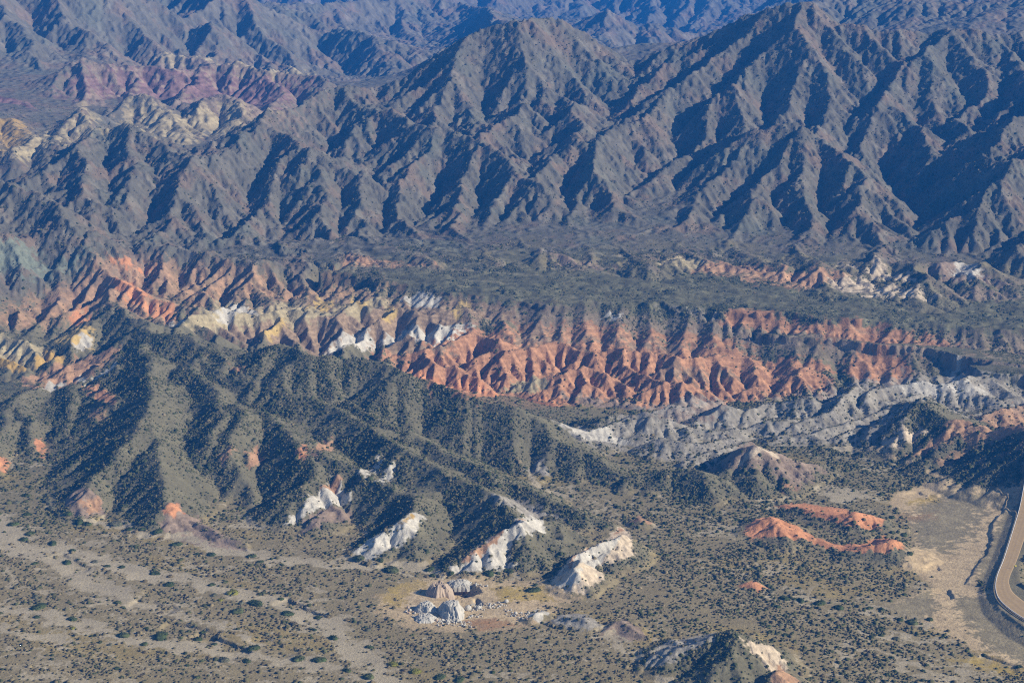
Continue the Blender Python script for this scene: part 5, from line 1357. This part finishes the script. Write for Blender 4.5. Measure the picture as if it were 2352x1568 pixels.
for q in np.arange(0, L_[-1], max(4.0, L_[-1] / 96)):
    o = link('post', pm, parent=gr); o.location = tuple(np.array([np.interp(q, L_, inn[:, a]) for a in range(3)]) - inn[n // 2] + np.array([-.3, 0, -.05]))
# small yellow sign on its post at the inner edge of the bend
SIGN_M = plain_material('yellow_sign_paint', (.75, .62, .06), 2, .05, .5, 0)
sp_ = at_z(2332, 1306, 1.0); sg = bpy.data.objects.new('road_sign', None); scene.collection.objects.link(sg); sg.location = (sp_[0], sp_[1], ground_z(sp_[0], sp_[1]))
sg['label'] = 'small yellow sign on a post at the inner edge of the road bend'; sg['category'] = 'road sign'
V, F = tube_box(np.array([(0, 0, 0), (.14, 0, 0)]), .14, 2.6, -.2); link('post', mesh_from('post', V, F, POST_M, 4, False), parent=sg)
V = np.array([(a, b, c_) for b in (-.13, -.19) for a, c_ in ((-.75, 1.7), (.85, 1.7), (.85, 2.7), (-.75, 2.7))]); F = np.array([0, 1, 2, 3, 7, 6, 5, 4, 0, 4, 5, 1, 1, 5, 6, 2, 2, 6, 7, 3, 3, 7, 4, 0])
link('sign_plate', mesh_from('sign_plate', V, F, SIGN_M, 4, False), parent=sg)

# ================================================================ quarry: the blocky rock, its neighbours and the piles of broken stone
import bmesh
def rock_mesh(name, seed, sub, blocky, mat, flat_top=0, rough=.10):
    r_ = np.random.RandomState(seed); bm = bmesh.new()
    bmesh.ops.create_icosphere(bm, subdivisions=sub, radius=1)
    V = np.array([v.co[:] for v in bm.verts])
    cen = r_.randn(blocky, 3); cen /= np.linalg.norm(cen, axis=1)[:, None]; hgt = .72 + .42 * r_.rand(blocky)
    D = V @ cen.T                                     # cut by random planes: a broken, faceted block
    lim = np.where(D > .05, hgt[None] / np.maximum(D, .05), 9).min(1)
    rad = np.minimum(1.0, lim)
    ns = fbm(V[:, 0] * 2.3 + seed, V[:, 1] * 2.3 + V[:, 2] * 1.9, 4, .6)
    V = V * (rad * (1 + rough * ns))[:, None]
    for v, p in zip(bm.verts, V): v.co = p
    me = bpy.data.meshes.new(name); bm.to_mesh(me); bm.free(); me.materials.append(mat); return me
def put(name, me, px, py, w, h, label, cat, group=None, depth=.8, sink=.25, rot=None):
    (X, Y, Z), = on_ground([(px, py)])
    k = math.sqrt(X * X + Y * Y + 400 ** 2) / FPX
    o = link(name, me, label, cat, group); o.location = (X, Y, Z + h * k * .5 - sink * h * k)
    o.scale = (w * k / 2, w * k * depth / 2, h * k / 2 * 1.15); o.rotation_euler = (0, 0, rs.rand() * 6.28 if rot is None else rot); return o
# the big block is a steep, cracked stack: built as one displaced mass
def crag(name, seed, mat, taper=.45):
    """a broken rock mass: tilted joint blocks stepping up to an off-centre top, closed below"""
    r_ = np.random.RandomState(seed); n = 72
    u = np.linspace(-1, 1, n); X, Y = np.meshgrid(u, u, indexing='ij')
    P = r_.rand(46, 2) * 2 - 1
    wx = X + .10 * fbm(X * 4 + seed, Y * 4, 3, .6); wy = Y + .10 * fbm(X * 4, Y * 4 + seed, 3, .6)
    D = np.hypot(wx[..., None] - P[:, 0], wy[..., None] - P[:, 1]); o = np.argsort(D, -1)
    d = np.sort(D, -1); w = o[..., 0]
    cx, cy = (r_.rand(2) - .5) * .35
    ang = np.arctan2(Y - cy, X - cx); rad = np.hypot(X - cx, Y - cy) / (.80 + .16 * fbm(np.cos(ang) * 1.5 + seed, np.sin(ang) * 1.5, 3, .6))
    prof = np.clip(1 - rad, 0, 1)
    prof = np.minimum(1, 1.55 * prof ** (.5 + .3 * taper)) * (.8 + .2 * prof)
    tilt = (r_.rand(46, 2) - .5) * .6
    block = (r_.rand(46)[w] - .5) * .22 + (wx - P[w, 0]) * tilt[w, 0] + (wy - P[w, 1]) * tilt[w, 1]
    hgt = prof * (1 + block) - .16 * np.clip(1 - (d[..., 1] - d[..., 0]) / .05, 0, 1) * (prof > .03) + .05 * fbm(X * 7, Y * 7, 3, .6) * (prof > 0)
    hgt = np.where(prof <= 0, -.3, np.maximum(hgt, 0)) * 2 - 1
    V = np.stack([X, Y, hgt], -1).reshape(-1, 3)
    ii, jj = np.meshgrid(np.arange(n - 1), np.arange(n - 1), indexing='ij'); a = (ii * n + jj).ravel()
    F = np.stack([a, a + n, a + n + 1, a + 1], 1)
    keepf = prof.ravel()[F].max(1) > 0
    return mesh_from(name, V, F[keepf].ravel(), mat, 4, False)
put('quarry_rock', crag('quarry_rock', 5, ROCK_M, .55), 1040, 1412, 84, 30, 'tall cracked pale grey rock stack standing in the middle of the quarry', 'rock', None, 1.3, .1, .3)
put('boulder', rock_mesh('boulder', 9, 3, 9, ROCK_M), 1075, 1400, 16, 15, 'rounded white boulder leaning on the right side of the tall rock stack', 'boulder', None, .8, .3, .5)
put('quarry_rock', crag('quarry_rock', 8, ROCK_M, .6), 980, 1402, 66, 18, 'lower grey rock hump on the left of the tall rock stack', 'rock', None, 1.2, .15, 1.0)
put('quarry_rock', crag('quarry_rock', 12, ROCK_M, .5), 972, 1424, 72, 10, 'low broken white ledge in front of the grey rock hump', 'rock', None, 1.0, .2, .2)
put('quarry_rock', crag('quarry_rock', 17, PINKROCK_M, .5), 1003, 1366, 84, 28, 'pinkish cracked rock wall at the back left of the quarry pit', 'rock', None, .8, .15, .2)
put('quarry_rock', crag('quarry_rock', 19, ROCK_M, .35), 1056, 1347, 80, 16, 'dark shaded grey rock wall at the back of the quarry pit', 'rock', None, .5, .2, 0)
BM_ = [rock_mesh('boulder', 30 + q, 2, 10, ROCK_M if q < 4 else PINKROCK_M) for q in range(6)]
PILES = [((1078,1398),(1166,1388),9,60,'broken white stone on the low pile right of the tall rock stack','stones of the right hand pile'),
 ((1015,1428),(1085,1436),8,50,'broken white stone in the row in front of the tall rock stack','stones of the front row'),
 ((1160,1408),(1215,1418),10,40,'broken grey stone on the flat heap left of the small pointed hump','stones of the flat heap'),
 ((1060,1342),(1120,1348),5,26,'broken grey stone on the rim behind the quarry pit','stones behind the pit'),
 ((935,1405),(1015,1432),12,70,'broken pinkish or white stone scattered at the left foot of the quarry','stones at the left foot'),
 ((1075,1420),(1108,1412),4,12,'broken white stone trailing off the foot of the tall rock stack','stones at the foot of the stack')]
for a, b, sp_r, cnt, lb, gp in PILES:
    for q in range(cnt):
        f = rs.rand(); px = a[0] + f * (b[0] - a[0]) + rs.randn() * 3; py = a[1] + f * (b[1] - a[1]) + (rs.rand() - .5) * 2 * sp_r * .8
        w = 2.6 + rs.gamma(1.6, 1.4)
        put('boulder', BM_[rs.randint(4 if 'white' in lb and 'pink' not in lb else 6)], px, py, w, w * .85, lb, 'boulder', gp, .8, .3)
print('objects', _t.time() - _t0)
